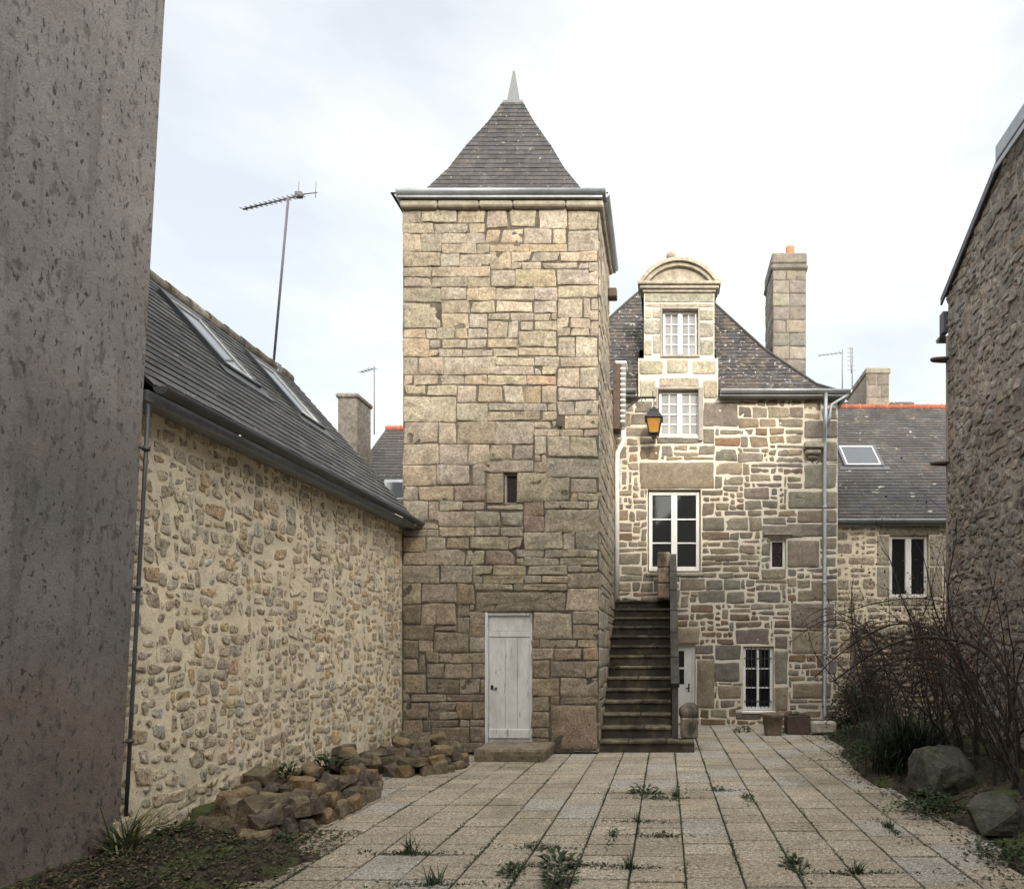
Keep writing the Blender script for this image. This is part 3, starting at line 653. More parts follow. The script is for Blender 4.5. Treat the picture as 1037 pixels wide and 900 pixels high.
under(mb.build('gutter', M['zinc'], house), house); mb = MB()
mb.trough((1.15, 13.42, zt), (3.86, 13.42, zt), .075); mb.box(1.14, 3.80, 13.45, HY+.05, HZ+.003, HZ+.03)
mb.trough((3.82, 13.40, zt), (3.82, 18.8, zt), .075)
under(mb.build('gutter', M['zinc'], house), house)
mb = MB(); dxp = 3.35
mb.tube([(dxp, 13.42, zt-.06), (dxp, 13.45, 6.4), (dxp, 13.47, 6.25), (dxp+.02, 13.6, 6.08), (dxp+.02, 13.62, 5.9), (dxp+.02, 13.62, .25), (dxp+.02, 13.52, .08)], .042, n=10)
mb.tube([(3.84, 13.45, zt-.05), (3.70, 13.45, zt-.16), (3.48, 13.46, 6.74), (3.44, 13.47, 6.5), (3.38, 13.47, 6.3)], .035, n=8)
for z in (6.1, 4.6, 3.0, 1.5): mb.tube([(dxp+.02, 13.62, z), (dxp+.02, 13.62, z+.05)], .052, n=10)
under(mb.build('downpipe', M['zinc'], house), house)
# chimney
mb = MB(); CX0, CX1, CY0, CY1 = 2.71, 3.54, 16.2, 17.4
Tc = frontT(CX0, CY0, 7.6); CP = ((.17, .15, .125), (.15, .132, .112), (.20, .178, .145), (.13, .118, .10)); rg = random.Random(77)
mb.box(CX0, CX1, CY0, CY1, 6.9, 11.2, 0)
def pickC(r): return (r.choice((.30, .42, .55)), .33)
for rc in fill(CX1-CX0, 3.6, .083, [], pickC, 8): stone(mb, Tc, rc, rg, tint(rg, CP, .15), joint=.012, prot=.012, jit=.006, rad=.02, rough=.01)
Tl = leftT(CX0, CY1, 7.6)
for rc in fill(CY1-CY0, 3.6, .083, [], pickC, 9): stone(mb, Tl, rc, rg, tint(rg, CP, .15), joint=.012, prot=.012, jit=.006, rad=.02, rough=.01)
mb.box(CX0-.05, CX1+.05, CY0-.05, CY1+.05, 11.18, 11.33, 1, (.15, .135, .115), bev=.04); mb.box(CX0-.03, CX1+.03, CY0-.03, CY1+.03, 11.335, 11.62, 1, (.17, .15, .125), bev=.04)
co = mb.build('chimney', [M['dark_joint'], M['house_stone']], house); under(co, house)
mb = MB(); mb.tube([(3.22, 16.6, 11.6), (3.22, 16.6, 11.95), (3.22, 16.6, 12.0)], [.12, .105, .115], n=14); mb.build('chimney_pot', M['terracotta'], co)
# link wall between tower and house
mb = MB(); Tk = rightT(-1.06, TY1+.002, 0); Dk = HY-TY1-.004
mb.box(-1.8, -1.062, TY1+.002, HY-.002, 0, 6.6, 0); wall_sheet(mb, Tk, Dk, 6.6, [])
for rc in fill(Dk, 6.6, .05, [], pickA, 41, align=.8): stone(mb, Tk, rc, rg, tint(rg, ASH, .13), joint=.016, prot=.010, jit=.012, rad=.022, rough=.007)
under(mb.build('link_wall', [M['dark_joint'], M['ashlar']], house), house)
mb = MB(); mb.box(-1.04, -.90, 12.75, 13.1, 6.0, 7.3); lo = under(mb.build('louvre_box', M['brown_wood'], house), house)
mb = MB()
for k in range(11):
    z = 6.12+k*.105; mb.box(-.905, -.80, 12.74, 13.08, z, z+.045, bev=.015)
mb.box(-1.0, -.77, 12.73, 13.1, 7.28, 7.34, bev=.02); mb.build('louvre_slat', M['white_paint'], lo)
mb = MB(); mb.tube([(-.86, 13.0, 6.05), (-.86, 13.05, 5.85), (-.98, 13.1, 5.62), (-.99, 13.1, 5.4), (-.99, 13.1, 2.65)], .05, n=10); under(mb.build('white_downpipe', M['white_paint'], house), house)

# ================================================================== STAIRS
st = empty('stone_staircase', 'dark mossy outdoor stone staircase climbing beside the tower to the house', 'staircase', loc=(-.4, 10, 0))
mb = MB(); rg = random.Random(3)
for k in range(14):
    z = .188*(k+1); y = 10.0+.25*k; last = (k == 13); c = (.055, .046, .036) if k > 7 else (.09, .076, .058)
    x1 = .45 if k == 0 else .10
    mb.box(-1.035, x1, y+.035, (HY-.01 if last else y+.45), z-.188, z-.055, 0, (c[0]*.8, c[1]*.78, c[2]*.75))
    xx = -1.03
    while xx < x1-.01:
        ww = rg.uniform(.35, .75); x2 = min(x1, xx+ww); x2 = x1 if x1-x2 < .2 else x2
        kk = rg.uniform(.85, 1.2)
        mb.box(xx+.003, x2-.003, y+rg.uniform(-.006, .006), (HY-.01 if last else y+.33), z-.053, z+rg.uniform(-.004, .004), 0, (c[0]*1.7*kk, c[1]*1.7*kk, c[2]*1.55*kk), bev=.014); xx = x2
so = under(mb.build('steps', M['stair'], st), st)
mb = MB()                                 # parapet wall rising along the open side
prof = [(10.22, 1.0), (13.15, 3.58)]
x0, x1 = .104, .20
a = [mb.vert(p, (.075, .065, .057)) for p in ((x0, 10.22, 0), (x1, 10.22, 0), (x1, 13.68, 0), (x0, 13.68, 0))]
b = [mb.vert(p, (.075, .065, .057)) for p in ((x0, 10.22, 1.0), (x1, 10.22, 1.0), (x1, 13.2, 3.5), (x0, 13.2, 3.5), (x0, 13.68, 3.5), (x1, 13.68, 3.5))]
for q in ((a[0], a[1], b[1], b[0]), (b[0], b[1], b[2], b[3]), (b[3], b[2], b[5], b[4]), (a[1], a[2], b[5], b[2], b[1]), (a[3], a[0], b[0], b[3], b[4]), (a[2], a[3], b[4], b[5])): mb.face(q)
po = under(mb.build('parapet', M['stair'], st), st)
mb = MB(); d = Vector((0, 2.98, 2.5)).normalized(); n_ = Vector((0, -d.z, d.y))
for k in range(6):
    p0 = Vector((0, 10.20, 1.0))+Vector((0, 2.98, 2.5))*(k/6+.002); p1 = Vector((0, 10.20, 1.0))+Vector((0, 2.98, 2.5))*((k+1)/6-.002)
    q = [p0+n_*.002, p1+n_*.002, p1+n_*.09, p0+n_*.09]; xa, xb = x0-.02, x1+.02; c = (.06, .054, .05)
    i = [mb.vert((xa, v_.y, v_.z), c) for v_ in q]+[mb.vert((xb, v_.y, v_.z), c) for v_ in q]
    for f_ in ((0, 1, 2, 3), (7, 6, 5, 4), (0, 4, 5, 1), (3, 2, 6, 7), (1, 5, 6, 2), (0, 3, 7, 4)): mb.face([i[j] for j in f_])
mb.build('coping', M['stair'], po)
mb = MB(); c = (.25, .19, .14)
for k in range(3): mb.box(-.17, .10, 13.0, 13.28, 2.635+k*.32, 2.635+k*.32+.315, 0, c, bev=.03)
under(mb.build('landing_post', M['stair'], st), st)
mb = MB(); c = (.24, .20, .155)
mb.box(.24, .52, 10.2, 10.55, .19, .52, 0, c, bev=.025)
bm = bmesh.new(); bmesh.ops.create_icosphere(bm, subdivisions=3, radius=1)
for v_ in bm.verts:
    p = v_.co; k = 1+.10*mn.noise(p*1.8); p.x = .38+p.x*.165*k; p.y = 10.38+p.y*.17*k; p.z = .60+p.z*.16*k
base = len(mb.v); bm.verts.ensure_lookup_table()
for v_ in bm.verts: mb.vert(v_.co, (.22, .20, .15))
for f_ in bm.faces: mb.face([base+v_.index for v_ in f_.verts], 0, True)
bm.free(); under(mb.build('newel_post', M['stair'], st), st)

# ================================================================== LEFT OUTBUILDING
LX, LY0, LY1, LZ = -4.10, 4.75, 9.985, 3.58
out_b = empty('stone_outbuilding', 'low stone outbuilding with grey slate roof and two skylights along the left of the yard', 'outbuilding', loc=(-6, 7.3, 0))
mb = MB(); T = rightT(LX, LY0, 0); W = LY1-LY0
nu, nv = 70, 48; ids = []
for k in range(nv+1):
    ids.append([mb.vert(T(W*i/nu, LZ*k/nv, -.003+.005*mn.noise(Vector((W*i/nu*1.7, LZ*k/nv*1.7, 0)))+.004*mn.noise(Vector((W*i/nu*6, LZ*k/nv*6, 9))))) for i in range(nu+1)])
for k in range(nv):
    for i in range(nu): mb.face((ids[k][i], ids[k][i+1], ids[k+1][i+1], ids[k+1][i]), 0, True)
def pickR(r):
    q = r.random()
    if q < .2: return (r.uniform(.05, .08), r.uniform(.12, .2))
    if q < .5: return (r.uniform(.09, .14), r.uniform(.07, .12))
    if q < .93: return (r.uniform(.12, .2), r.uniform(.10, .17))
    return (r.uniform(.2, .32), r.uniform(.13, .2))
RB = ((.53, .44, .31), (.50, .42, .305), (.48, .41, .31), (.54, .42, .275), (.46, .38, .28), (.53, .455, .345), (.52, .385, .24), (.42, .355, .27), (.49, .44, .36), (.56, .475, .35))
rg = random.Random(51)
for rc in fill(W, LZ, .03, [], pickR, 52, align=.55, minh=.09):
    q = rg.random()
    if q < .07: continue
    stone(mb, T, rc, rg, tint(rg, RB, .14), joint=rg.choice((.02, .03, .045)), prot=.004 if q < .7 else .008, jit=.024, rad=.022, rough=.010, wob=.024, dome=.0, seg=.03, tilt=.07, back=.03, edge=.005)
mb.box(-7.8, LX-.04, LY0, LY1, 0, LZ, 0)
mb.box(-4.7, -4.118, LY1+.001, 10.9, 0, 3.55, 0)
gy = LY1-.0
mb.poly([(LX, gy, LZ), (-7.8, gy, LZ), (-5.85, gy, 5.78)], 0); mb.poly([(-7.8, LY0, LZ), (LX, LY0, LZ), (-5.85, LY0, 5.78)], 0)
under(mb.build('wall', [M['rubble_mortar'], M['rubble_stone']], out_b), out_b)
mb = MB(); ev = Vector((-3.87, 0, 3.60)); rd = Vector((-5.85, 0, 5.84)); yA, yB = 4.83, LY1
V = lambda p, y: Vector((p.x, y, p.z))
slates(mb, V(ev, yA), V(ev, yB), V(rd, yA), V(rd, yB), 24, .22, (2.24, 0, 1.98), 301, ((.080, .080, .083), (.070, .070, .073), (.092, .091, .092), (.062, .061, .061)), .16, lift=.012, thick=.007)
ev2 = Vector((-7.85, 0, 3.60)); slates(mb, V(ev2, yB), V(ev2, yA), V(rd, yB), V(rd, yA), 17, .27, (-2.24, 0, 1.98), 302, SLATE, .2)
rf = under(mb.build('roof', [M['slate'], M['slate_under']], out_b), out_b)
mb = MB(); y = yA; rg = random.Random(9)
while y < yB-.05:
    l = min(.33, yB-y); mb.tube([(-5.85, y+.004, 5.80), (-5.85, y+l-.02, 5.80)], [.105, .09], n=10, col=tint(rg, ((.20, .18, .14), (.26, .23, .17), (.16, .15, .13)), .2)); y += l
mb.build('ridge_tiles', M['rock'], rf)
mb = MB(); mb.trough((-3.80, yA, 3.585), (-3.80, yB+.02, 3.585), .06); under(mb.build('gutter', M['zinc_dark'], out_b), out_b)
mb = MB(); mb.box(-3.93, -3.90, yA, yB, 3.48, 3.56); mb.box(-4.09, -3.931, yA, yB, 3.49, 3.51); under(mb.build('fascia', M['zinc'], out_b), out_b)
sdir = (rd-ev).normalized(); snr = Vector((-sdir.z, 0, sdir.x)) if False else Vector((2.24, 0, 1.98)).normalized()
def roof_light(parent, y0, y1, s0, s1, e, sd_, n_, ax, nm='skylight'):
    """frame and glass on a roof plane: s along the slope, y along the eave"""
    def Q(u, s, h): return e + ax*u + sd_*s + n_*h
    def slab(mb, u0, u1, sa, sb, h0, h1):
        i = [mb.vert(Q(u, s, h)) for h in (h0, h1) for s in (sa, sb) for u in (u0, u1)]
        for q in ((0, 2, 3, 1), (4, 5, 7, 6), (0, 1, 5, 4), (2, 6, 7, 3), (0, 4, 6, 2), (1, 3, 7, 5)): mb.face([i[k] for k in q])
    f = MB(); t = .07
    slab(f, y0, y0+t, s0, s1, .0, .058); slab(f, y1-t, y1, s0, s1, .0, .058); slab(f, y0+t, y1-t, s1-t, s1, 0, .058); slab(f, y0+t, y1-t, s0, s0+t, 0, .052)
    slab(f, y0-.12, y1+.12, s0-.16, s0-.005, .012, .024)
    o = f.build(nm, M['zinc_dark'], parent)
    gl = MB(); slab(gl, y0+t-.004, y1-t+.004, s0+t-.004, s1-t+.004, .015, .035); gl.build('pane', M['sky_glass'], o)
    w2 = MB(); slab(w2, y0+t, y0+t+.03, s0+t, s1-t, .036, .05); slab(w2, y1-t-.03, y1-t, s0+t, s1-t, .036, .05); slab(w2, y0+t+.03, y1-t-.03, s0+t, s0+t+.03, .036, .05); slab(w2, y0+t+.03, y1-t-.03, s1-t-.03, s1-t, .036, .05); w2.build('sash', M['white_paint'], o)
    return o
for (y0, y1) in ((7.0, 7.62), (8.45, 9.05)): under(roof_light(out_b, y0, y1, 1.45, 2.55, ev, sdir, snr, Vector((0, 1, 0))), out_b)
mb = MB(); mb.tube([(-3.80, 9.75, 3.50), (-4.02, 9.85, 3.3), (-4.03, 9.86, 3.2)], .035)

# ================================================================== NEAR LEFT RENDERED BUILDING (leans a little)
nb = empty('rendered_building', 'tall near building at the left with weathered grey stained render', 'building', loc=(-6, 2, 0))
mb = MB(); y1, y0, zt = 4.80, -6.0, 9.4; fx_ = lambda z: -4.10+.055*z
nu, nv = 90, 90; ids = []
for k in range(nv+1):
    z = zt*k/nv; row = []
    for i in range(nu+1):
        y = y0+(y1-y0)*i/nu; zz = z
        if k == 0: zz = .03 + .05*mn.noise(Vector((y*2.5, 0, 0)))
        if k == 0 and y > 4.45: zz += (y-4.45)*.75
        q_ = mn.noise(Vector((3, y*.8, z*.8)))*.6 + mn.noise(Vector((8, y*3, z*3)))*.2; q_ *= 1.6; st_ = max(0, min(1, (1.6+q_-z)/.35))
        ca, cb = (.265, .248, .236), (.195, .16, .14); dk = max(0, min(1, (3.9+q_*1.6-z)/1.6))*.30; ca = tuple(v_*(1-dk) for v_ in ca)
        row.append(mb.vert((fx_(z)+.012*mn.noise(Vector((0, y*.9, z*.9))), y, zz), tuple(ca[k_]*(1-st_)+cb[k_]*st_ for k_ in range(3))))
    ids.append(row)
for k in range(nv):
    for i in range(nu): mb.face((ids[k][i], ids[k][i+1], ids[k+1][i+1], ids[k+1][i]), 0, True)
mb.quad((fx_(0), y1, 0), (-10, y1, 0), (-10, y1, zt), (fx_(zt), y1, zt), 0, (.27, .25, .235)); mb.quad((-10, y0, 0), (fx_(0), y0, 0), (fx_(zt), y0, zt), (-10, y0, zt)); mb.quad((-10, y1, 0), (-10, y0, 0), (-10, y0, zt), (-10, y1, zt))
mb.quad((fx_(zt), y0, zt), (fx_(zt), y1, zt), (-10, y1, zt), (-10, y0, zt))
mb.quad((fx_(0)-.05, y0, -.05), (fx_(0)-.05, y1-.01, -.05), (fx_(0)-.05, y1-.01, .6), (fx_(0)-.05, y0, .6), 1)
under(mb.build('wall', [M['render'], M['dark_joint']], nb), nb)
mb = MB(); slates(mb, (fx_(zt)+.2, y0-.1, zt), (fx_(zt)+.2, y1+.1, zt), (-6.8, y0-.1, zt+3.3), (-6.8, y1+.1, zt+3.3), 20, .3, (1, 0, 1), 401, SLATE, .2)
slates(mb, (-10.2, y1+.1, zt), (-10.2, y0-.1, zt), (-6.8, y1+.1, zt+3.3), (-6.8, y0-.1, zt+3.3), 20, .3, (-1, 0, 1), 402, SLATE, .2); under(mb.build('roof', [M['slate'], M['slate_under']], nb), nb)
mb = MB(); pp = [(-4.085+.055*z, 4.835, z) for z in (.35, 1.2, 2.0, 2.8, 3.45)]; mb.tube(pp, .013, n=8)
for z in (.9, 2.05, 3.1): mb.tube([(-4.085+.055*z, 4.835, z), (-4.085+.055*z, 4.835, z+.03)], .026, n=8); mb.tube([(-4.085+.055*z, 4.835, z+.015), (-4.10+.055*z, 4.79, z+.015)], .01, n=6)
under(mb.build('downpipe', M['zinc_dark'], nb), nb)

# ================================================================== RIGHT GABLE BUILDING
RX, RY = 4.60, 10.45
rb = empty('gable_building', 'tall dark rubble stone gable end of the building on the right', 'building', loc=(7, 6, 0))
rake = lambda y: min(8.28, 7.42 + (RY-y)*.53)
mb = MB(); Tg = lambda a, b, d: (RX-d, RY-a, b); LR = 12.0
def pickG(r):
    q = r.random()
    if q < .35: return (r.uniform(.08, .16), r.uniform(.08, .15))
    if q < .85: return (r.uniform(.15, .27), r.uniform(.1, .19))
    return (r.uniform(.25, .4), r.uniform(.16, .26))
pk = MB()
ya = [RY-LR*i/60 for i in range(61)]
for y_a, y_b in zip(ya, ya[1:]): mb.quad((RX, y_a, 0), (RX, y_b, 0), (RX, y_b, rake(y_b)), (RX, y_a, rake(y_a)), 0)
GS = ((.23, .20, .17), (.205, .18, .155), (.25, .22, .185), (.20, .185, .165), (.235, .19, .15), (.215, .20, .18), (.17, .155, .14)); rg = random.Random(61)
for rc in fill(5.6, 9.9, .045, [], pickG, 62, top=lambda a: rake(RY-a)-.02, align=.4, minh=.08):
    stone(mb, Tg, rc, rg, tint(rg, GS, .2), joint=rg.choice((.015, .03, .05)), prot=.012, jit=.035, rad=.03, rough=.022, wob=.035, dome=.0, seg=.05, tilt=.12, edge=.008)
mb.poly([(RX, RY, 0), (RX+9, RY, 0), (RX+9, RY, 7.42), (RX, RY, 7.42)], 0)
mb.poly([(RX, RY-LR, 0), (RX, RY-LR, rake(RY-LR)), (RX+9, RY-LR, rake(RY-LR)), (RX+9, RY-LR, 0)], 0)
under(mb.build('wall', [M['dark_mortar'], M['dark_rubble']], rb), rb)
mb = MB(); mb.box(RX-.02, RX+.05, RY-.02, RY+.05, 0, 6.72, bev=.01)
under(mb.build('corner_strip', M['cement'], rb), rb)
mb = MB(); yk = RY-(8.28-7.42)/.53; zr = 8.28
slates(mb, (RX+9, RY+.1, 7.40), (RX-.06, RY+.1, 7.40), (RX+9, yk, zr), (RX-.06, yk, zr), 9, .28, (0, .53, 1), 501, SLATE, .2)
mb.box(RX-.03, RX+9, RY-LR, yk-.002, zr+.002, zr+.05, 1)
under(mb.build('roof', [M['slate'], M['slate_under']], rb), rb)
mb = MB()                               # slate verge strip and the zinc upstand at the flat top
p0, p1 = Vector((RX-.07, RY+.12, 7.36)), Vector((RX-.07, yk-.05, zr-.0))
i = [mb.vert((x, p.y, p.z+dz)) for x in (RX-.075, RX-.045) for p, dz in ((p0, -.09), (p1, -.09), (p1, .03), (p0, .03))]
for q in ((0, 1, 2, 3), (7, 6, 5, 4), (0, 4, 5, 1), (3, 2, 6, 7), (1, 5, 6, 2), (0, 3, 7, 4)): mb.face([i[k] for k in q])
under(mb.build('verge', M['zinc_dark'], rb), rb)
mb = MB(); mb.box(RX-.10, RX+1.2, RY-LR, yk-.06, 8.26, 8.47, bev=.01); mb.box(RX-.12, RX-.10, RY-LR, yk-.02, 8.12, 8.20, bev=.006)
under(mb.build('zinc_upstand', M['zinc'], rb), rb)
mb = MB(); mb.trough((RX-.1, RY+.16, 6.75), (RX+4, RY+.16, 6.75), .08); mb.box(RX-.06, RX+.04, RY+.06, RY+.2, 6.80, 7.15, bev=.01); under(mb.build('gutter', M['zinc_dark'], rb), rb)
for z in (6.30, 4.62):
    mb = MB(); pts = [(RX-.03-.26*math.sin(math.pi*i/8), RY-.05+.05*math.cos(math.pi*i/8), z) for i in range(9)]; mb.tube(pts, .03, n=6); under(mb.build('iron_bracket', M['brown_wood'], rb), rb)

# ================================================================== REAR RIGHT HOUSE
rh = empty('slate_house', 'low rear house with broad slate roof, red ridge tiles and a white two leaf window', 'house', loc=(6, 14.6, 0))
QX0, QX1, QY, QZ = 3.69, 13.0, 14.6, 4.55
mb = MB(); T = frontT(QX0, QY, 0); win = (5.10-QX0, 6.0-QX0, 2.78, 4.22)
wall_sheet(mb, T, QX1-QX0, QZ, [win], depth=.2); rg = random.Random(71)
fx = [(4.85-QX0, 6.25-QX0, 4.22, 4.5), (4.80-QX0, 5.10-QX0, 2.8, 3.5), (4.8-QX0, 5.1-QX0, 3.52, 4.2), (6.0-QX0, 6.3-QX0, 2.8, 3.5), (6.0-QX0, 6.4-QX0, 3.5, 4.2), (4.95-QX0, 6.15-QX0, 2.6, 2.78)]
for rc in fx: stone(mb, T, rc, rg, tint(rg, ((.36, .32, .255), (.33, .29, .23)), .1), joint=.02, prot=.01, rad=.02, rough=.006, seg=.12)
for rc in fill(3.6, QZ, .05, [win]+fx, pickH, 72, align=.5, minh=.1): stone(mb, T, rc, rg, tint(rg, ((.34, .275, .19), (.31, .255, .185), (.36, .30, .22)), .15), joint=.045, prot=.008, jit=.02, rad=.05, rough=.01, wob=.015, seg=.1)
mb.box(QX0, QX1, QY+.24, 23.2, 0, QZ, 0)
under(mb.build('wall', [M['rubble_mortar'], M['rubble_stone']], rh), rh)
under(window(rh, 5.12, 5.98, 2.80, 4.2, QY+.1, 1, 1, fw=.06, mull=.13), rh)
mb = MB(); ry, rz = 18.8, 8.70; e0 = Vector((QX0, QY-.15, 4.50))
slates(mb, (QX0, QY-.15, 4.50), (QX1, QY-.15, 4.50), (QX0, ry, rz), (QX1, ry, rz), 42, .24, (0, -1, .98), 601, ((.054, .050, .050), (.047, .045, .046), (.061, .057, .056), (.054, .047, .044)), .15)
slates(mb, (QX1, 23.2, 4.5), (QX0, 23.2, 4.5), (QX1, ry, rz), (QX0, ry, rz), 10, .6, (0, 1, .98), 602, SLATE, .2)
mb.poly([(QX0, QY, QZ), (QX0, ry, rz-.05), (QX0, 23.2, QZ)], 1)
rf = under(mb.build('roof', [M['slate_blotch'], M['slate_under']], rh), rh)
mb = MB(); x = QX0
while x < QX1-.1: mb.tube([(x, ry, rz-.0), (x+.36, ry, rz), (x+.37, ry, rz), (x+.40, ry, rz)], [.085, .085, .105, .105], n=10); x += .40
mb.build('ridge_tiles', M['red_ridge'], rf)
mb = MB(); mb.trough((QX0+.1, QY-.2, 4.53), (QX1, QY-.2, 4.53), .08); mb.box(QX0+.02, QX1, QY-.12, QY-.1, 4.40, 4.5); under(mb.build('gutter', M['zinc'], rh), rh)
sdv = Vector((0, ry-QY+.15, rz-4.5)).normalized(); nv_ = Vector((0, -sdv.z, sdv.y))
def roof_pt(px, py):
    b = (658-py)/650; k = (rz-4.5)/(ry-QY+.15); y = (1.6-4.5+k*(QY-.15))/(k-b); return Vector(((px-674)/650*y, y, 1.6+b*y))
pa, pb = roof_pt(856, 473), roof_pt(886, 452); s0 = (pa-e0).dot(sdv); s1 = (pb-e0).dot(sdv)
under(roof_light(rh, pa.x-QX0-.03, pb.x-QX0-.03, s0, s1, e0, sdv, nv_, Vector((1, 0, 0))), rh)
mb = MB(); rg = random.Random(78); mb.box(5.92, 6.58, 18.9, 20.9, 7.5, 9.72, 0)
Tc = frontT(5.92, 18.9, 8.3)
for rc in fill(.66, 1.42, .06, [], pickC, 81): stone(mb, Tc, rc, rg, tint(rg, ((.20, .175, .135), (.17, .15, .12)), .15), joint=.015, prot=.01, rad=.02)
mb.box(5.88, 6.62, 18.86, 20.94, 9.72, 9.90, 1, (.22, .20, .16), bev=.03)
under(mb.build('chimney', [M['dark_mortar'], M['house_stone']], rh), rh)
# rubble gable of a further house
fg = empty('far_gable_wall', 'rough rubble wall top seen behind the red ridge tiles near the far chimney', 'wall', loc=(6, 21.3, 0))
mb = MB(); x0, x1, z0, z1 = 4.6, 8.2, 5.0, 9.72; mb.box(x0, x1, 21.3, 21.8, 0, z1, 0); T = frontT(x0, 21.3, 7.5); rg = random.Random(79)
for rc in fill(x1-x0, 2.25, .06, [], pickR, 82, align=.4): stone(mb, T, rc, rg, tint(rg, ((.36, .31, .22), (.30, .26, .20)), .2), joint=.03, prot=.03, rad=.05, rough=.02, seg=.15)
mb.box(x0-.1, x1, 21.2, 21.9, z1+.003, z1+.07, 1, (.10, .095, .09))
under(mb.build('wall', [M['dark_mortar'], M['rubble_stone']], fg), fg)

# ================================================================== REAR LEFT HOUSE
lh = empty('rear_house', 'distant house with brown slate roof and red ridge showing between outbuilding and tower', 'house', loc=(-6, 16, 0))
mb = MB(); mb.box(-7.3, -1.9, 14.5, 19.5, 0, 5.0); mb.poly([(-7.3, 14.5, 5.0), (-7.3, 17, 7.35), (-7.3, 19.5, 5.0)]); under(mb.build('wall', M['rubble_mortar'], lh), lh)
mb = MB(); slates(mb, (-7.4, 14.35, 4.95), (-1.9, 14.35, 4.95), (-7.4, 17, 7.45), (-1.9, 17, 7.45), 24, .25, (0, -1, 1), 701, ((.052, .047, .045), (.046, .042, .041)), .12); slates(mb, (-1.9, 19.6, 4.95), (-7.4, 19.6, 4.95), (-1.9, 17, 7.45), (-7.4, 17, 7.45), 10, .5, (0, 1, 1), 702)
rf = under(mb.build('roof', [M['slate'], M['slate_under']], lh), lh)
mb = MB(); x = -7.4
while x < -2: mb.tube([(x, 17, 7.46), (x+.37, 17, 7.46), (x+.38, 17, 7.46), (x+.4, 17, 7.46)], [.08, .08, .1, .1], n=8); x += .4
mb.build('ridge_tiles', M['red_ridge'], rf)
mb = MB(); mb.box(-7.10, -6.68, 13.9, 14.55, 3, 7.05, bev=.01); mb.box(-7.14, -6.64, 13.86, 14.59, 7.052, 7.16, 0, bev=.03)
under(mb.build('chimney', M['dark_mortar'], lh), lh)
mb = MB(); mb.box(-6.2, -5.55, 14.1, 14.6, 4.9, 5.35, bev=.02); do2 = under(mb.build('dormer', M['zinc'], lh), lh)
mb = MB(); mb.box(-6.12, -5.63, 14.085, 14.098, 4.95, 5.28); mb.build('pane', M['sky_glass'], do2)

# ================================================================== UNSEEN HOUSES BEHIND THE CAMERA (added, rooflines shaped to shade the yard)
def shade_house(pts, ya, yb, name, label, mat_):
    e = empty(name, label, 'house', loc=(pts[0][0], ya, 0)); mb = MB(); n = len(pts)
    a = [mb.vert((p[0], ya, p[1])) for p in pts]; b = [mb.vert((p[0], yb, p[1])) for p in pts]
    mb.face(a); mb.face(b[::-1])
    for i in range(n): mb.face((a[i], b[i], b[(i+1) % n], a[(i+1) % n]))
    under(mb.build('wall', mat_, e), e); return e
shade_house([(-.6, 0), (16, 0), (16, 9.6), (9.6, 13.4), (5.1, 11.5), (2.3, 11.0), (1.0, 10.7), (.3, 9.2), (-.6, 8.6)], -8, -14, 'shade_house', 'unseen house added behind the viewer, its rising roofline shaped to shade the yard', M['pale_render'])
shade_house([(-14, 0), (-.62, 0), (-.62, 11.2), (-5, 13.6), (-14, 12)], -8, -14, 'shade_corner_house', 'tall unseen house added behind the viewer to shade the yard', M['pale_render'])

# ================================================================== GARDEN WALL
gw = empty('garden_wall', 'low brown rubble garden wall behind the arching rose, below the two leaf window', 'wall', loc=(5, 13.2, 0))
mb = MB(); x0, x1, yw = 3.86, 9.0, 13.05; rg = random.Random(91); T = frontT(x0, yw, 0)
top = lambda a: 2.12+.12*mn.noise(Vector((a*1.7, 0, 0)))
mb.box(x0, x1, yw, yw+.4, 0, 1.98, 0)
for rc in fill(x1-x0, 2.3, .04, [], lambda r: (r.uniform(.1, .28), r.uniform(.08, .17)), 92, top=top, align=.4, minh=.08):
    stone(mb, T, rc, rg, tint(rg, ((.24, .19, .14), (.20, .155, .115), (.27, .21, .14), (.17, .14, .11), (.29, .25, .19)), .2), joint=.02, prot=.035, jit=.02, rad=.06, rough=.02, wob=.02, dome=.02, seg=.08, tilt=.1)
under(mb.build('wall', [M['dark_mortar'], M['rubble_stone']], gw), gw)

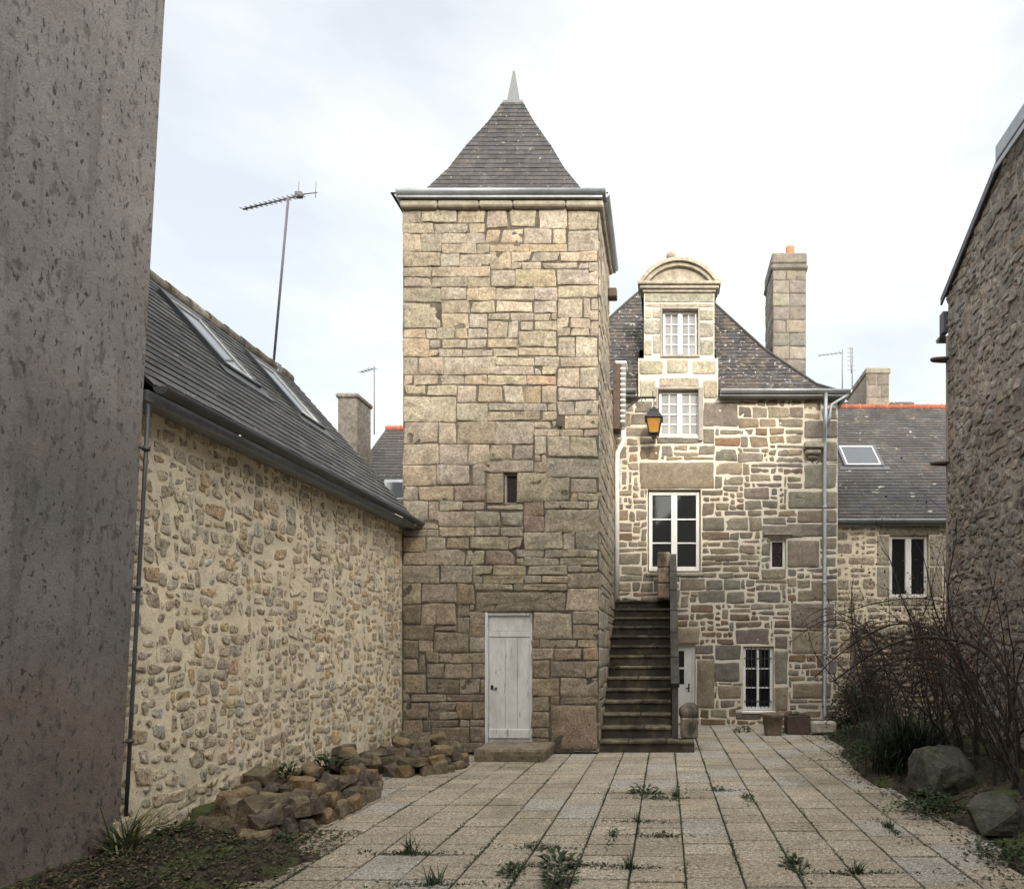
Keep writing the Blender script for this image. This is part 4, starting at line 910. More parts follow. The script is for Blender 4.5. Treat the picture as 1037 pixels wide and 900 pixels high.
# ================================================================== DOORSTEP, BOULDERS, HEAPS
def rock_mesh(name, seed, sx, sy, sz, m, cols, sub=1, flat=.0):
    rg = random.Random(seed); bm = bmesh.new()
    for _ in range(9):
        v = Vector((rg.uniform(-1, 1), rg.uniform(-1, 1), rg.uniform(-1, 1)))
        mxx = max(abs(v.x), abs(v.y), abs(v.z)); v = v/mxx; v = v*(1/(v.length**.5))
        bm.verts.new((v.x*sx, v.y*sy, v.z*sz))
    for q in ((-.8, -.7, -.9), (.8, -.75, -.9), (.75, .8, -.9), (-.8, .7, -.9), (-.6, -.7, .55), (.75, .5, .75)): q = tuple(c_*rg.uniform(.75, 1.1) for c_ in q); bm.verts.new((q[0]*sx, q[1]*sy, q[2]*sz))
    bmesh.ops.convex_hull(bm, input=bm.verts[:])
    for v in [v for v in bm.verts if not v.link_faces]: bm.verts.remove(v)
    bmesh.ops.triangulate(bm, faces=bm.faces[:]); bmesh.ops.subdivide_edges(bm, edges=bm.edges[:], cuts=3, use_grid_fill=True)
    for _ in range(1): bmesh.ops.smooth_vert(bm, verts=bm.verts[:], factor=.22, use_axis_x=True, use_axis_y=True, use_axis_z=True)
    if sub > 1: bmesh.ops.subdivide_edges(bm, edges=bm.edges[:], cuts=1, use_grid_fill=True)
    off = Vector((seed*3.1, seed*1.7, 0)); s_ = min(sx, sy, sz)
    for v in bm.verts:
        q = v.co*(1.6/s_)*.5
        v.co += v.co.normalized()*(mn.noise(q*1.2+off)*.12+mn.noise(q*3.5+off)*.08+mn.noise(q*9+off)*.035)*s_
    zmin = min(v.co.z for v in bm.verts)
    for v in bm.verts: v.co.z -= zmin
    me = bpy.data.meshes.new(name); bm.to_mesh(me); bm.free(); me.materials.append(m)
    at = me.color_attributes.new('Col', 'FLOAT_COLOR', 'POINT'); c = tint(rg, cols, .12)
    at.data.foreach_set('color', [q for _ in me.vertices for q in (c[0], c[1], c[2], 1)])
    for p in me.polygons: p.use_smooth = False
    return me
def place(name, me, loc, rot=(0, 0, 0), sc=(1, 1, 1), label=None, cat=None, group=None):
    o = bpy.data.objects.new(name, me); COL.objects.link(o); o.location = loc; o.rotation_euler = rot; o.scale = sc
    return tag(o, label, cat, group)
ROCKC = ((.155, .115, .075), (.13, .105, .075), (.185, .14, .085), (.115, .092, .07), (.165, .135, .095), (.19, .135, .075), (.105, .085, .065))
place('boulder', rock_mesh('boulder', 5, .42, .36, .30, M['mossy_rock'], ROCKC, 2), (3.02, 6.95, .02), (0, .06, .35), label='large pale angular boulder on the garden bed edge before the dark clump', cat='boulder')
place('boulder', rock_mesh('boulder', 9, .32, .28, .21, M['mossy_rock'], ROCKC, 2), (2.86, 5.55, 0), (0, 0, 1.2), (.9, .9, .9), label='smaller dark mossy boulder nearest the viewer beneath the arching rose', cat='boulder')
mb = MB(); rg = random.Random(17)
nx, ny = 24, 14; X0, X1, Y0, Y1 = -2.72, -1.74, 9.18, 9.93
def ds(x, y, z): 
    n = mn.noise(Vector((x*4, y*4, z*4)))*.03; return (x+n*.7, y+mn.noise(Vector((x*5+9, y*5, z*5)))*.03, max(-.02, z+n*.5))
ids = [[mb.vert(ds(X0+(X1-X0)*i/nx, Y0+(Y1-Y0)*k/ny, .185), (.20, .16, .12)) for i in range(nx+1)] for k in range(ny+1)]
for k in range(ny):
    for i in range(nx): mb.face((ids[k][i], ids[k][i+1], ids[k+1][i+1], ids[k+1][i]), 0, False)
rim = [ids[0][i] for i in range(nx+1)]+[ids[k][nx] for k in range(1, ny+1)]+[ids[ny][i] for i in range(nx-1, -1, -1)]+[ids[k][0] for k in range(ny-1, 0, -1)]
prev = rim
for z, g_ in ((.15, .022), (.08, .02), (-.03, .0)):
    ring = []
    for q in rim:
        x, y, _ = mb.v[q]; cxx, cyy = (X0+X1)/2, (Y0+Y1)/2
        ring.append(mb.vert((x+(1 if x > cxx else -1)*g_*abs(x-cxx)*2, y+(1 if y > cyy else -1)*g_*abs(y-cyy)*2+mn.noise(Vector((x*7, y*7, z*9)))*.02, z), (.185, .15, .11)))
    for i in range(len(rim)): mb.face((prev[i], ring[i], ring[(i+1) % len(rim)], prev[(i+1) % len(rim)]), 0, False)
    prev = ring
tag(mb.build('doorstep', M['rock']), 'rough low stone doorstep slab in front of the white plank door', 'doorstep')

SV = [rock_mesh('heap_stone', 100+k, *d, M['rock'], ROCKC, 1) for k, d in enumerate([(.12, .11, .085), (.10, .10, .08), (.15, .11, .085), (.085, .09, .08), (.18, .12, .095), (.11, .08, .06), (.125, .11, .105), (.085, .08, .09), (.16, .13, .065), (.11, .10, .10)])]
def stack(path, courses, seed, where, grp, inner):
    rg = random.Random(seed); z = 0; zs = [0, .12, .225, .32]
    def base(x, y): return max(-.0, soil_left(x, y)-.02 if x < -3.4 and y < 5.6 else 0)
    for c in range(courses):
        for (a, b) in zip(path, path[1:]):
            a, b = Vector(a), Vector(b); d = (b-a).length; t = rg.uniform(.02, .14)
            while t < d - .03:
                k = rg.randrange(len(SV)); wd = SV[k].vertices and (max(v.co.x for v in SV[k].vertices)*2)
                p = a.lerp(b, min(1, (t+wd/2)/d)); nrm = Vector(((b-a).y, -(b-a).x)).normalized(); p = p - nrm*(.07*c+rg.uniform(-.03, .04)); t += wd*rg.uniform(.72, .86)
                if c == courses-1 and rg.random() < .3: continue
                size = 'large' if k in (2, 4, 6, 8) else 'small'; lay = ('bottom', 'middle', 'top', 'top')[c if courses > 2 else c*2]
                place('heap_stone', SV[k], (p.x, p.y, base(p.x, p.y)+zs[c]-.02), (rg.uniform(-.12, .12), rg.uniform(-.12, .12), math.atan2((b-a).y, (b-a).x)+rg.choice((0, math.pi))+rg.uniform(-.25, .25)), (1, 1, rg.uniform(.9, 1.1)),
                      f'{size} rough brown stone in the {lay} course of {where}', 'stone', grp)
    for (x, y, z) in inner:
        k = rg.randrange(len(SV))
        place('heap_stone', SV[k], (x, y, z), (rg.uniform(-.4, .4), rg.uniform(-.4, .4), rg.uniform(0, 6)), label=f'loose brown stone lying on top of {where}', cat='stone', group=grp)
rg = random.Random(44)
stack([(-4.0, 5.40), (-3.38, 5.28), (-3.17, 5.8), (-3.14, 6.6), (-3.27, 7.3), (-3.65, 7.5)], 3, 45, 'the long near rubble heap', 'stones of the near rubble heap',
      [(rg.uniform(-3.95, -3.42), 5.6+1.7*k/21, rg.uniform(.18, .31)) for k in range(30)])
stack([(-3.72, 8.22), (-3.22, 8.16), (-2.86, 8.4), (-2.78, 8.8), (-2.9, 9.2), (-3.3, 9.4)], 3, 46, 'the short far rubble heap', 'stones of the far rubble heap',
      [(rg.uniform(-3.75, -3.15), 8.4+.8*k/7, rg.uniform(.18, .32)) for k in range(8)])
def hs(x, y):
    q = .36-((x+4.1)*.10); n = mn.noise(Vector((x*4, y*4, 3)))*.06
    inside = (x < -3.26 and 5.5 < y < 7.35) or (x < -3.05 and 8.3 < y < 9.25)
    return (q-.14+n) if inside else -.06
heightfield('heap_soil', -4.12, -2.9, 5.5, 9.5, 40, 130, hs, M['soil'], 'structure')

# ================================================================== POTS AND STONE BLOCK BELOW THE HOUSE WINDOW
mb = MB(); prof = [(0, .155), (.02, .158), (.34, .195), (.345, .215), (.41, .22), (.415, .195), (.37, .185)]; n = 24; prev = None
for (z, r_) in prof:
    ring = [mb.vert((r_*math.cos(2*math.pi*i/n), r_*math.sin(2*math.pi*i/n), z)) for i in range(n)]
    if prev:
        for i in range(n): mb.face((prev[i], prev[(i+1) % n], ring[(i+1) % n], ring[i]), 0, True)
    else: mb.face(ring[::-1])
    prev = ring
mb.face(prev, 1)
pot = mb.build('flower_pot', [material('weathered_clay', (.19, .145, .105), var=((3, .2), (25, .2)), bump=((30, .3),), spots=(((.08, .09, .045), 5, .56, .08, None, .6),)), M['soil']]); pot.location = (2.02, 12.1, 0)
tag(pot, 'round weathered clay flower pot standing below the barred white window', 'flower pot')
mb = MB(); mb.box(-.22, .22, -.17, .17, 0, .05, bev=.01)
for (a, b, c, d) in ((-.22, .22, -.17, -.13), (-.22, .22, .13, .17), (-.22, -.18, -.129, .129), (.18, .22, -.129, .129)): mb.box(a, b, c, d, .05, .36, bev=.008)
mb.box(-.18, .18, -.13, .13, .05, .32, 1)
pot = mb.build('planter', [M['brown_wood'], M['soil']]); pot.location = (2.52, 12.3, 0); tag(pot, 'dark square planter between the clay pot and the pale block', 'planter')
mb = MB(); mb.box(-.24, .24, -.12, .12, 0, .22, 0, (.38, .35, .29), bev=.03); pot = mb.build('stone_block', M['house_stone']); pot.location = (2.98, 12.2, .03); pot.rotation_euler.z = .1; tag(pot, 'pale rectangular stone block on the ground beside the dark planter', 'stone')

# ================================================================== WALL LANTERN
ln = empty('wall_lantern', 'black iron lantern with amber glass hanging from a bracket arm beside the house windows', 'lantern', loc=(-.24, 13.2, 6.0))
lx, ly = -.24, 13.2
mb = MB(); mb.tube([(-1.04, ly, 6.79), (lx+.03, ly, 6.79)], .022, n=8); mb.tube([(-1.0, ly, 6.42), (-.52, ly, 6.77)], .012, n=6); mb.box(-1.05, -1.03, ly-.04, ly+.04, 6.36, 6.86, bev=.006)
mb.tube([(lx, ly, 6.79), (lx, ly, 6.60)], .013, n=6); mb.tube([(lx-.02, ly, 6.92), (lx-.02, ly, 6.78)], .012, n=6)
mb.tube([(-.45+.045*math.cos(t), ly, 6.73+.045*math.sin(t)) for t in [i*.5 for i in range(11)]], .009, n=5)
under(mb.build('bracket', M['iron'], ln), ln)
def frustum(mb, za, wa, zb, wb, m=0, cap=True):
    a = [mb.vert((lx+sx*wa, ly+sy*wa, za)) for sx, sy in ((-1, -1), (1, -1), (1, 1), (-1, 1))]; b = [mb.vert((lx+sx*wb, ly+sy*wb, zb)) for sx, sy in ((-1, -1), (1, -1), (1, 1), (-1, 1))]
    for i in range(4): mb.face((a[i], a[(i+1) % 4], b[(i+1) % 4], b[i]), m)
    if cap: mb.face(a[::-1], m); mb.face(b, m)
mb = MB(); frustum(mb, 6.335, .185, 6.365, .178); frustum(mb, 6.366, .165, 6.50, .085); frustum(mb, 6.501, .095, 6.53, .085); frustum(mb, 6.531, .06, 6.60, .02)
for sx in (-1, 1):
    for sy in (-1, 1): mb.tube([(lx+sx*.148, ly+sy*.148, 6.34), (lx+sx*.098, ly+sy*.098, 6.04)], .011, n=6)
frustum(mb, 6.02, .085, 6.045, .105); frustum(mb, 5.95, .03, 6.019, .06); mb.tube([(lx, ly, 5.95), (lx, ly, 5.885)], [.02, .012], n=6)
under(mb.build('lantern_frame', M['iron'], ln), ln)
mb = MB(); frustum(mb, 6.046, .092, 6.334, .142); under(mb.build('glass', M['amber'], ln), ln)

# ================================================================== AERIALS
def aerial(name, label, base, top, boom_a, boom_b, n, el, eldir, refl=True, rad=.017):
    e = empty(name, label, 'antenna', loc=base); mb = MB(); mb.tube([base, top], rad, n=8); under(mb.build('mast', M['steel'], e), e)
    mb = MB(); a, b = Vector(boom_a), Vector(boom_b); mb.tube([a, b], .012, n=6); d = Vector(eldir).normalized()
    for k in range(n):
        p = a.lerp(b, (k+.2)/n); l = el*(.7+.3*k/n); mb.tube([p-d*l/2, p+d*l/2], .0065, n=5)
    if refl:
        q = b; mb.box(b.x-.13, b.x-.03, b.y-.03, b.y+.03, b.z-.045, b.z+.03)
        for s_ in (-.09, .17): mb.tube([q+Vector((s_, 0, -.05)), q+Vector((s_+.01, 0, .2))], .005, n=5)
        mb.tube([q+Vector((-.05, 0, 0)), q+Vector((.2, 0, .03))], .008, n=5)
    under(mb.build('yagi', M['steel'], e), e); return e
ant = aerial('antenna', 'tall television antenna on the near outbuilding ridge', P(277, 368, 9.57), P(292, 200, 9.57), P(246, 212, 9.3), P(308, 197, 9.75), 13, .20, (.25, .9, .35))
mb = MB(); q = P(278, 372, 9.57); mb.box(q.x-.05, q.x+.08, q.y-.05, q.y+.05, q.z-.12, q.z+.06, bev=.01); under(mb.build('clamp', M['zinc'], ant), ant)
aerial('antenna', 'small antenna on a thin mast behind the rear left chimney', P(379, 440, 17), P(379, 371, 17), P(365, 377, 17), P(380, 372.5, 17), 5, .3, (.6, .8, .2), False, .018)
aerial('antenna', 'thin antenna pointing left above the far rubble wall', P(853, 395, 20.8), P(853, 354, 20.8), P(829, 360, 20.8), P(854, 357, 20.8), 6, .35, (.4, .9, .1), False, .018)
aerial('antenna', 'short upright grid antenna nearest the far right chimney', P(863, 395, 20.8), P(863, 352, 20.8), P(861, 352, 20.8), P(862, 378, 20.8), 6, .28, (1, .2, 0), False, .018)

# ================================================================== PLANTS
def leaf(mb, p, d, up, L_, W_, m=0, fold=.25):
    d = d.normalized(); sd_ = d.cross(up); sd_ = sd_.normalized() if sd_.length > 1e-4 else Vector((1, 0, 0)); n_ = sd_.cross(d)
    a = mb.vert(p); b = mb.vert(p+d*L_*.5+sd_*W_/2+n_*W_*fold); c = mb.vert(p+d*L_-n_*L_*.12); e = mb.vert(p+d*L_*.5-sd_*W_/2+n_*W_*fold); m_ = mb.vert(p+d*L_*.5)
    mb.face((a, m_, b), m); mb.face((b, m_, c), m); mb.face((c, m_, e), m); mb.face((e, m_, a), m)
def blade(mb, p, d, L_, W_, droop, m=0, n=5):
    d = d.normalized(); sd_ = d.cross(Vector((0, 0, 1))); sd_ = sd_.normalized() if sd_.length > 1e-3 else Vector((1, 0, 0)); prev = None; q = p.copy()
    for k in range(n+1):
        w_ = W_*(1-(k/n)**1.6)*.5+.0006; a, b = mb.vert(q-sd_*w_), mb.vert(q+sd_*w_)
        if prev: mb.face((prev[0], prev[1], b, a), m, True)
        prev = (a, b); q = q+d*(L_/n); d = (d+Vector((0, 0, -droop/n))).normalized()
def rosette(seed, r, h, nl, ls):
    rg = random.Random(seed); mb = MB()
    for _ in range(nl):
        a = rg.uniform(0, 6.28); q = rg.random()**.6; p = Vector((math.cos(a)*r*q*.8, math.sin(a)*r*q*.8, rg.uniform(.0, h)*(1-q*.6)))
        leaf(mb, p, Vector((math.cos(a), math.sin(a), rg.uniform(-.1, .9))), Vector((0, 0, 1)), ls*rg.uniform(.6, 1.3), ls*rg.uniform(.35, .6))
    return mb
def tuft(seed, nb_, L_, spread, W_=.006, droop=.9):
    rg = random.Random(seed); mb = MB()
    for _ in range(nb_):
        a = rg.uniform(0, 6.28); p = Vector((rg.gauss(0, spread*.3), rg.gauss(0, spread*.3), 0)); blade(mb, p, Vector((math.cos(a)*rg.uniform(.1, .9), math.sin(a)*rg.uniform(.1, .9), 1)), L_*rg.uniform(.5, 1.1), W_, droop*rg.uniform(.4, 1.4))
    return mb
def mesh_of(mb, name, m):
    o = mb.build(name, m); me = o.data; bpy.data.objects.remove(o); return me
RM = [mesh_of(rosette(200+k, .10, .07, 60, .045), 'weed', M['leaf']) for k in range(3)]
TM = [mesh_of(tuft(220+k, 34, .12, .06), 'grass_tuft', M['leaf']) for k in range(3)]
def gp(px, py): Y = 1.6*650/(py-658); return Vector(((px-674)/650*Y, Y, -.004))
rg = random.Random(8)
weeds = [(652, 803, 0, 1.6, 'broad leafy weed clump in the paving, largest of those before the stairs'), (668, 808, 0, 1.0, 'leafy weed beside the largest clump before the stairs'), (684, 806, 1, 1.0, 'grass tuft right of the leafy clump before the stairs'),
         (567, 876, 0, 1.7, 'large dark leafy weed in the near paving at the bottom centre'), (566, 893, 0, 1.4, 'leafy weed at the bottom edge of the photo in the centre'), (520, 884, 0, 1.1, 'flat weed left of the large bottom weed'), (543, 858, 0, .8, 'small weed above and left of the large bottom weed'),
         (637, 879, 1, 1.1, 'grassy tuft in the near joint right of the large bottom weed'), (671, 846, 0, .6, 'tiny leafy weed alone in the middle of a smooth slab'), (415, 864, 1, 1.5, 'upright grass tuft in the left paving joint'), (438, 896, 1, 1.3, 'grass tuft at the bottom left edge of the paving'),
         (645, 832, 1, .9, 'grass spreading along a cross joint in the middle of the yard'), (621, 847, 1, .8, 'thin grass along the cracked slab edge'), (727, 800, 0, .8, 'small leafy weed in the joint right of the stairs'), (757, 808, 0, .7, 'small dark weed on the right half of the paving'),
         (805, 876, 0, 1.1, 'leafy weed in the right joint near the bottom'), (868, 884, 1, 1.2, 'grass in the rightmost joint near the bottom'), (900, 838, 1, 1.0, 'grass tuft at the right paving edge before the boulders'), (487, 761, 0, 1.6, 'bright leafy weed at the left end of the doorstep'), (462, 757, 0, 1.5, 'low weeds at the tower foot between rubble heap and door'), (474, 756, 1, 1.4, 'grass at the tower foot left of the door')]
for (px, py, kind, sc, lab) in weeds:
    p = gp(px, py); me = (RM if kind == 0 else TM)[rg.randrange(3)]
    place('weed' if kind == 0 else 'grass_tuft', me, p, (0, 0, rg.uniform(0, 6)), (sc, sc, sc), lab, 'weed', 'weeds in the paving joints')
place('weed', RM[0], (-3.55, 6.75, .36), (0, 0, 1), (2.2, 2.2, 2.4), 'leafy green weed growing on top of the long near rubble heap', 'weed'); place('weed', RM[1], (-3.72, 6.35, .34), (0, 0, 2), (1.5, 1.5, 2.0), 'smaller leafy weed at the wall behind the near rubble heap', 'weed')
place('weed', RM[1], (-3.12, 5.3, .0), (0, 0, 2), (1.4, 1.4, 1.2), 'weed at the front corner of the near rubble heap', 'weed'); place('weed', RM[2], (-3.98, 5.2, .12), (0, 0, 2), (1.5, 1.5, 1.2), 'weed by the wall at the left end of the near rubble heap', 'weed')
place('fern', RM[2], (-.90, 11.45, 1.30), (0, 0, 0), (1.1, .8, .9), 'small green plant growing at the left side of the stairs', 'plant')
place('fern', RM[0], (-.92, 13.45, 2.62), (0, 0, 0), (1.3, 1.3, 1.2), 'green weed on the landing at the top of the stairs', 'plant')
place('wall_plant', TM[0], (TX0+2.45, TY0-.02, 5.04), (.5, 0, 0), (.9, .9, .9), 'little grass tuft sprouting from a gap in the tower front', 'plant')
place('wall_plant', RM[1], (TX0+2.52, TY0-.01, 4.05), (1.2, 0, 0), (.5, .5, .5), 'tiny green plant in the tower joint right of the slit window', 'plant')
for k, (px, py, sc, l) in enumerate(((752, 741, 1.7, 'weed at the house foot left of the clay pot'), (800, 741, 1.8, 'bushy weed growing between pot and planter'))):
    p = gp(px, py); place('weed', RM[k], p, (0, 0, k), (sc, sc, sc*1.3), l, 'weed')
place('planter_plant', RM[2], (2.52, 12.3, .32), (0, 0, 0), (1.7, 1.4, 1.4), 'low green plants filling the dark planter', 'plant')
# spiky clump at the left corner
mb = MB(); rg = random.Random(61); S1 = MB()
for k in range(110):
    a = rg.uniform(0, 6.28); p = Vector((rg.gauss(0, .03), rg.gauss(0, .04), 0)); blade(mb if rg.random() < .5 else S1, p, Vector((math.cos(a)*.75, math.sin(a)*.75, rg.uniform(.6, 1.5))), rg.uniform(.25, .55), .013, rg.uniform(.2, .9))
ir = empty('iris_clump', 'spiky clump of narrow green and straw leaves at the near left wall corner', 'plant', loc=(-3.99, 4.72, .11))
for b_, nme, m_ in ((mb, 'green_leaves', 'leaf_pale'), (S1, 'dry_leaves', 'straw')): b_.build(nme, M[m_], ir)
# dark strap-leaved clump behind the boulder
mb = MB(); rg = random.Random(62)
for k in range(900):
    a = rg.uniform(0, 6.28); p = Vector((rg.gauss(0, .16), rg.gauss(0, .16), 0)); blade(mb, p, Vector((math.cos(a)*rg.uniform(.1, .8), math.sin(a)*rg.uniform(.1, .8), 1.2)), rg.uniform(.6, 1.15), .014, rg.uniform(.8, 2.2), n=6)
o = mb.build('sedge_clump', M['leaf_dark']); o.location = (3.05, 8.0, .02); tag(o, 'dark drooping strap leaved clump behind the pale boulder', 'shrub')
# leafy weeds at the bed edge
def weed_patch(name, label, x0, x1, y0, y1, n, h, ls, m, seed, cat='plant', zf=lambda x, y: 0):
    rg = random.Random(seed); mb = MB(); cx_, cy_ = (x0+x1)/2, (y0+y1)/2
    for _ in range(n):
        x = rg.gauss(cx_, (x1-x0)/4.5); y = rg.gauss(cy_, (y1-y0)/4.5); a = rg.uniform(0, 6.28); hh = h*max(.1, 1-((x-cx_)/(x1-x0)*1.8)**2-((y-cy_)/(y1-y0)*1.8)**2)*(.7+.6*mn.noise(Vector((x*4, y*4, seed))))
        leaf(mb, Vector((x, y, zf(x, y)+rg.random()**.7*max(hh, .03))), Vector((math.cos(a), math.sin(a), rg.uniform(-.5, .7))), Vector((0, 0, 1)), ls*rg.uniform(.6, 1.4), ls*rg.uniform(.4, .7))
    o = mb.build(name, M[m]); return tag(o, label, cat)
zs = lambda x, y: max(0, soil_right(x, y))
weed_patch('leafy_weeds', 'grey green leafy weeds on the paving edge under the pale boulder', 2.20, 2.95, 6.0, 6.7, 420, .22, .055, 'leaf', 71, zf=zs)
weed_patch('leafy_weeds', 'low weeds at the foot of the nearest mossy boulder', 2.3, 2.9, 4.6, 5.3, 260, .12, .05, 'leaf', 72, zf=zs)
weed_patch('leafy_weeds', 'green ground weeds along the bed edge by the strap leaved clump', 2.6, 3.3, 8.6, 10.2, 700, .18, .06, 'leaf', 73, zf=zs)
weed_patch('leafy_weeds', 'green weeds along the far end of the bed near the stone block', 2.9, 3.7, 10.4, 12.2, 800, .22, .065, 'leaf', 74, zf=zs)
weed_patch('ivy', 'dark ivy mound against the house corner below the grey downpipe', 3.1, 4.1, 12.1, 13.0, 1500, 1.15, .075, 'leaf_dark', 75, 'ivy', zs)
weed_patch('ivy', 'trailing ivy over the garden wall end behind the rose', 3.7, 4.5, 12.6, 13.1, 700, 1.9, .07, 'leaf_dark', 76, 'ivy', zs)
# roses: arching canes with bare twigs and hips
def grow(mb, hp, p, d, L_, r, depth, rg, up=.15, n=7):
    pts = [p.copy()]; q = p.copy(); d = d.normalized()
    for k in range(n):
        d = (d+Vector((rg.gauss(0, .12), rg.gauss(0, .12), rg.gauss(up/n, .10)))).normalized(); q = q+d*(L_/n)
        if q.z < .02: q.z = .02
        pts.append(q.copy())
    rr = [r*(1-.65*k/n) for k in range(n+1)]; mb.tube(pts, rr, n=4 if depth else 5, caps=False)
    if depth >= 2:
        if rg.random() < .35:
            bm_ = pts[-1]; hp.append((bm_, rg.uniform(.009, .016)))
        return
    for k in range(1, n+1):
        for _ in range(rg.choice((1, 1, 2)) if depth == 0 else rg.choice((0, 1, 1))):
            if rg.random() < .85:
                t = (pts[k]-pts[k-1]).normalized(); s_ = Vector((rg.gauss(0, 1), rg.gauss(0, 1), rg.gauss(.45, .8))).normalized()
                grow(mb, hp, pts[k], (t*.6+s_).normalized(), L_*rg.uniform(.16, .34) if depth == 0 else L_*rg.uniform(.25, .55), rr[k]*.5, depth+1, rg, .1, 5 if depth == 0 else 3)
def arch(mb, hp, a, mid, b, r, rg, n=16, side=1.0):
    a, mid, b = Vector(a), Vector(mid), Vector(b); c = mid*2-(a+b)*.5; pts = []; off = Vector((rg.uniform(0, 99),)*3)
    for k in range(n+1):
        t = k/n; p = a*(1-t)**2+c*2*t*(1-t)+b*t*t; p = p+Vector((mn.noise(off+Vector((t*3, 0, 0))), mn.noise(off+Vector((0, t*3, 0))), mn.noise(off+Vector((0, 0, t*3)))))*.10; pts.append(p)
    rr = [r*(1-.6*k/n) for k in range(n+1)]; mb.tube(pts, rr, n=6, caps=False)
    for k in range(3, n+1):
        for _ in range(rg.choice((0, 1, 1, 2))):
            t = (pts[k]-pts[k-1]).normalized(); s_ = Vector((rg.gauss(0, 1), rg.gauss(0, 1), rg.gauss(.5, .8))).normalized()
            grow(mb, hp, pts[k], (t*.5+s_).normalized(), rg.uniform(.25, .6)*side, rr[k]*.45, 1, rg, .15, 5)
def rose(name, label, arches, ups, seed, m):
    rg = random.Random(seed); e = empty(name, label, 'rose bush', loc=(arches or ups)[0][0]); mb = MB(); hp = []
    for (a, mid, b, r, cnt) in arches:
        for _ in range(cnt):
            j = lambda s_: Vector((rg.gauss(0, s_), rg.gauss(0, s_), rg.gauss(0, s_*.7)))
            a2 = Vector(a)+j(.14); a2.z = .05; arch(mb, hp, a2, Vector(mid)+j(.16), Vector(b)+j(.22), r*rg.uniform(.6, 1.2), rg)
    for (a, d, L_, r, cnt) in ups:
        for _ in range(cnt):
            a2 = Vector(a)+Vector((rg.gauss(0, .15), rg.gauss(0, .2), 0)); grow(mb, hp, a2, Vector(d)+Vector((rg.gauss(0, .16), rg.gauss(0, .16), 0)), L_*rg.uniform(.75, 1.15), r*rg.uniform(.7, 1.2), 0, rg, .2, 12)
    under(mb.build('canes', M[m], e), e); h = MB()
    for (p, r_) in hp:
        h.tube([p-Vector((0, 0, r_)), p-Vector((0, 0, r_*.4)), p+Vector((0, 0, r_*.5)), p+Vector((0, 0, r_*1.1))], [r_*.3, r_, r_*.95, r_*.3], n=6)
    o = under(h.build('rose_hips', M['hip'], e), e); o['kind'] = 'stuff'
rose('rose_bush', 'big arching leafless rose with dark canes hanging over the boulders', [((3.65, 6.5, .05), (3.05, 7.4, 1.72), (2.25, 8.9, 1.15), .026, 2), ((3.7, 6.6, .05), (3.05, 7.3, 1.65), (2.3, 8.6, .9), .013, 4), ((3.75, 6.6, .05), (3.2, 7.2, 1.5), (2.5, 8.1, .5), .010, 3), ((3.6, 6.2, .05), (3.3, 7.6, 1.9), (2.5, 9.5, 1.5), .011, 4), ((3.8, 6.9, .05), (3.3, 8.0, 1.2), (2.9, 8.6, .4), .009, 2), ((3.6, 5.9, .05), (3.4, 6.6, 1.3), (3.1, 7.3, 1.1), .010, 3)],
     [((3.75, 6.9, .05), (.02, .2, 1), 2.2, .015, 6), ((4.0, 7.6, .05), (-.08, .1, 1), 2.9, .015, 7), ((3.5, 7.9, .05), (-.1, .1, 1), 2.0, .012, 4), ((3.9, 6.2, .05), (-.05, .1, 1), 1.9, .012, 4)], 301, 'bark_red')
rose('rose_bush', 'upright twiggy bare rose with hips before the rear two leaf window', [((3.6, 9.6, .05), (3.2, 10.2, 1.9), (2.4, 11.0, 1.7), .013, 6)], [((3.5, 10.2, .1), (-.12, .1, 1), 2.4, .014, 10), ((4.2, 9.4, .1), (-.03, .1, 1), 2.4, .015, 10), ((3.9, 8.6, .1), (.02, 0, 1), 3.5, .018, 3), ((3.2, 10.4, .1), (-.15, .1, 1), 1.7, .012, 5)], 302, 'bark')

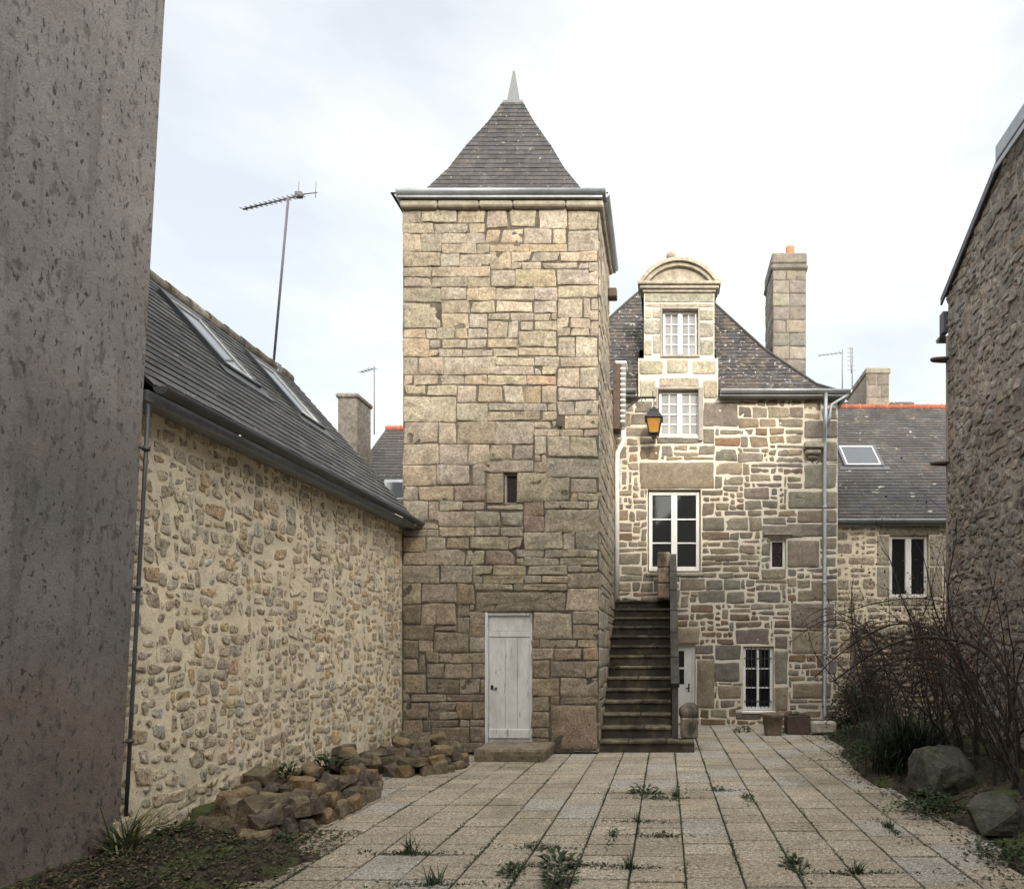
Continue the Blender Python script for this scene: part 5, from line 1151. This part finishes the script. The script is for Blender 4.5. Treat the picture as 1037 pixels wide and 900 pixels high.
# ================================================================== MOSS IN THE JOINTS, LITTER ON THE SOIL
mb = MB(); rg = random.Random(90)
for k in range(-9, 8):
    x = .143+.4*k; y = 3.6
    while y < 13.4:
        y += rg.uniform(.006, .03)
        if x > bedge(y)-.05 or (x < -1 and y > 9.9): continue
        if mn.noise(Vector((x*3.3, y*1.1, 4))) + rg.uniform(-.25, .25) < .10: continue
        for _ in range(3):
            a = rg.uniform(0, 6.28); leaf(mb, Vector((x+rg.gauss(0, .012), y, -.006)), Vector((math.cos(a), math.sin(a), rg.uniform(.2, 1.2))), Vector((0, 0, 1)), rg.uniform(.012, .03), rg.uniform(.006, .014))
for (px, py, kind, sc, lab) in weeds:
    p = gp(px, py); hz_ = rg.random() < .55
    for _ in range(int(260*sc)):
        q = p+Vector((rg.gauss(0, .20 if hz_ else .03), rg.gauss(0, .03 if hz_ else .16), -.003)); a = rg.uniform(0, 6.28)
        leaf(mb, q, Vector((math.cos(a), math.sin(a), rg.uniform(.1, 1.3))), Vector((0, 0, 1)), rg.uniform(.012, .045), rg.uniform(.006, .018))
tag(mb.build('joint_moss', M['leaf']), kind='stuff')
mb = MB(); LC = ((.05, .035, .022), (.10, .075, .045), (.02, .016, .012), (.13, .10, .06), (.06, .08, .025), (.035, .05, .018))
for _ in range(9000):
    x = rg.uniform(-4.05, -2.3); y = rg.uniform(3.4, 5.7); z = soil_left(x, y)+.012; d = (x+4.1)/1.8
    if x > -2.7+.45*mn.noise(Vector((0, y*2, 0))): continue
    if rg.random() < d*.85+mn.noise(Vector((x*3, y*3, 0)))*.5: continue
    a = rg.uniform(0, 6.28); c = tint(rg, LC, .3); k0 = len(mb.v); leaf(mb, Vector((x, y, max(z, 0)+.004)), Vector((math.cos(a), math.sin(a), rg.uniform(-.1, .5))), Vector((0, 0, 1)), rg.uniform(.015, .05), rg.uniform(.012, .032))
    for q in range(k0, len(mb.v)): mb.c[q] = c
for _ in range(6500):
    y = rg.uniform(3.5, 12.5); x = bedge(y)+rg.gauss(.35, .35); 
    if x > 4.5: continue
    a = rg.uniform(0, 6.28); c = tint(rg, LC, .3); k0 = len(mb.v); leaf(mb, Vector((x, y, max(soil_right(x, y), 0)+.006)), Vector((math.cos(a), math.sin(a), rg.uniform(-.1, .5))), Vector((0, 0, 1)), rg.uniform(.015, .05), rg.uniform(.012, .03))
    for q in range(k0, len(mb.v)): mb.c[q] = c
for _ in range(160):
    x, y = rg.uniform(-3, 2.4), rg.uniform(3.7, 9); a = rg.uniform(0, 6.28); k0 = len(mb.v); leaf(mb, Vector((x, y, .004)), Vector((math.cos(a), math.sin(a), .1)), Vector((0, 0, 1)), rg.uniform(.012, .03), rg.uniform(.01, .02))
    for q in range(k0, len(mb.v)): mb.c[q] = LC[2]
tag(mb.build('leaf_litter', M['litter']), kind='stuff')
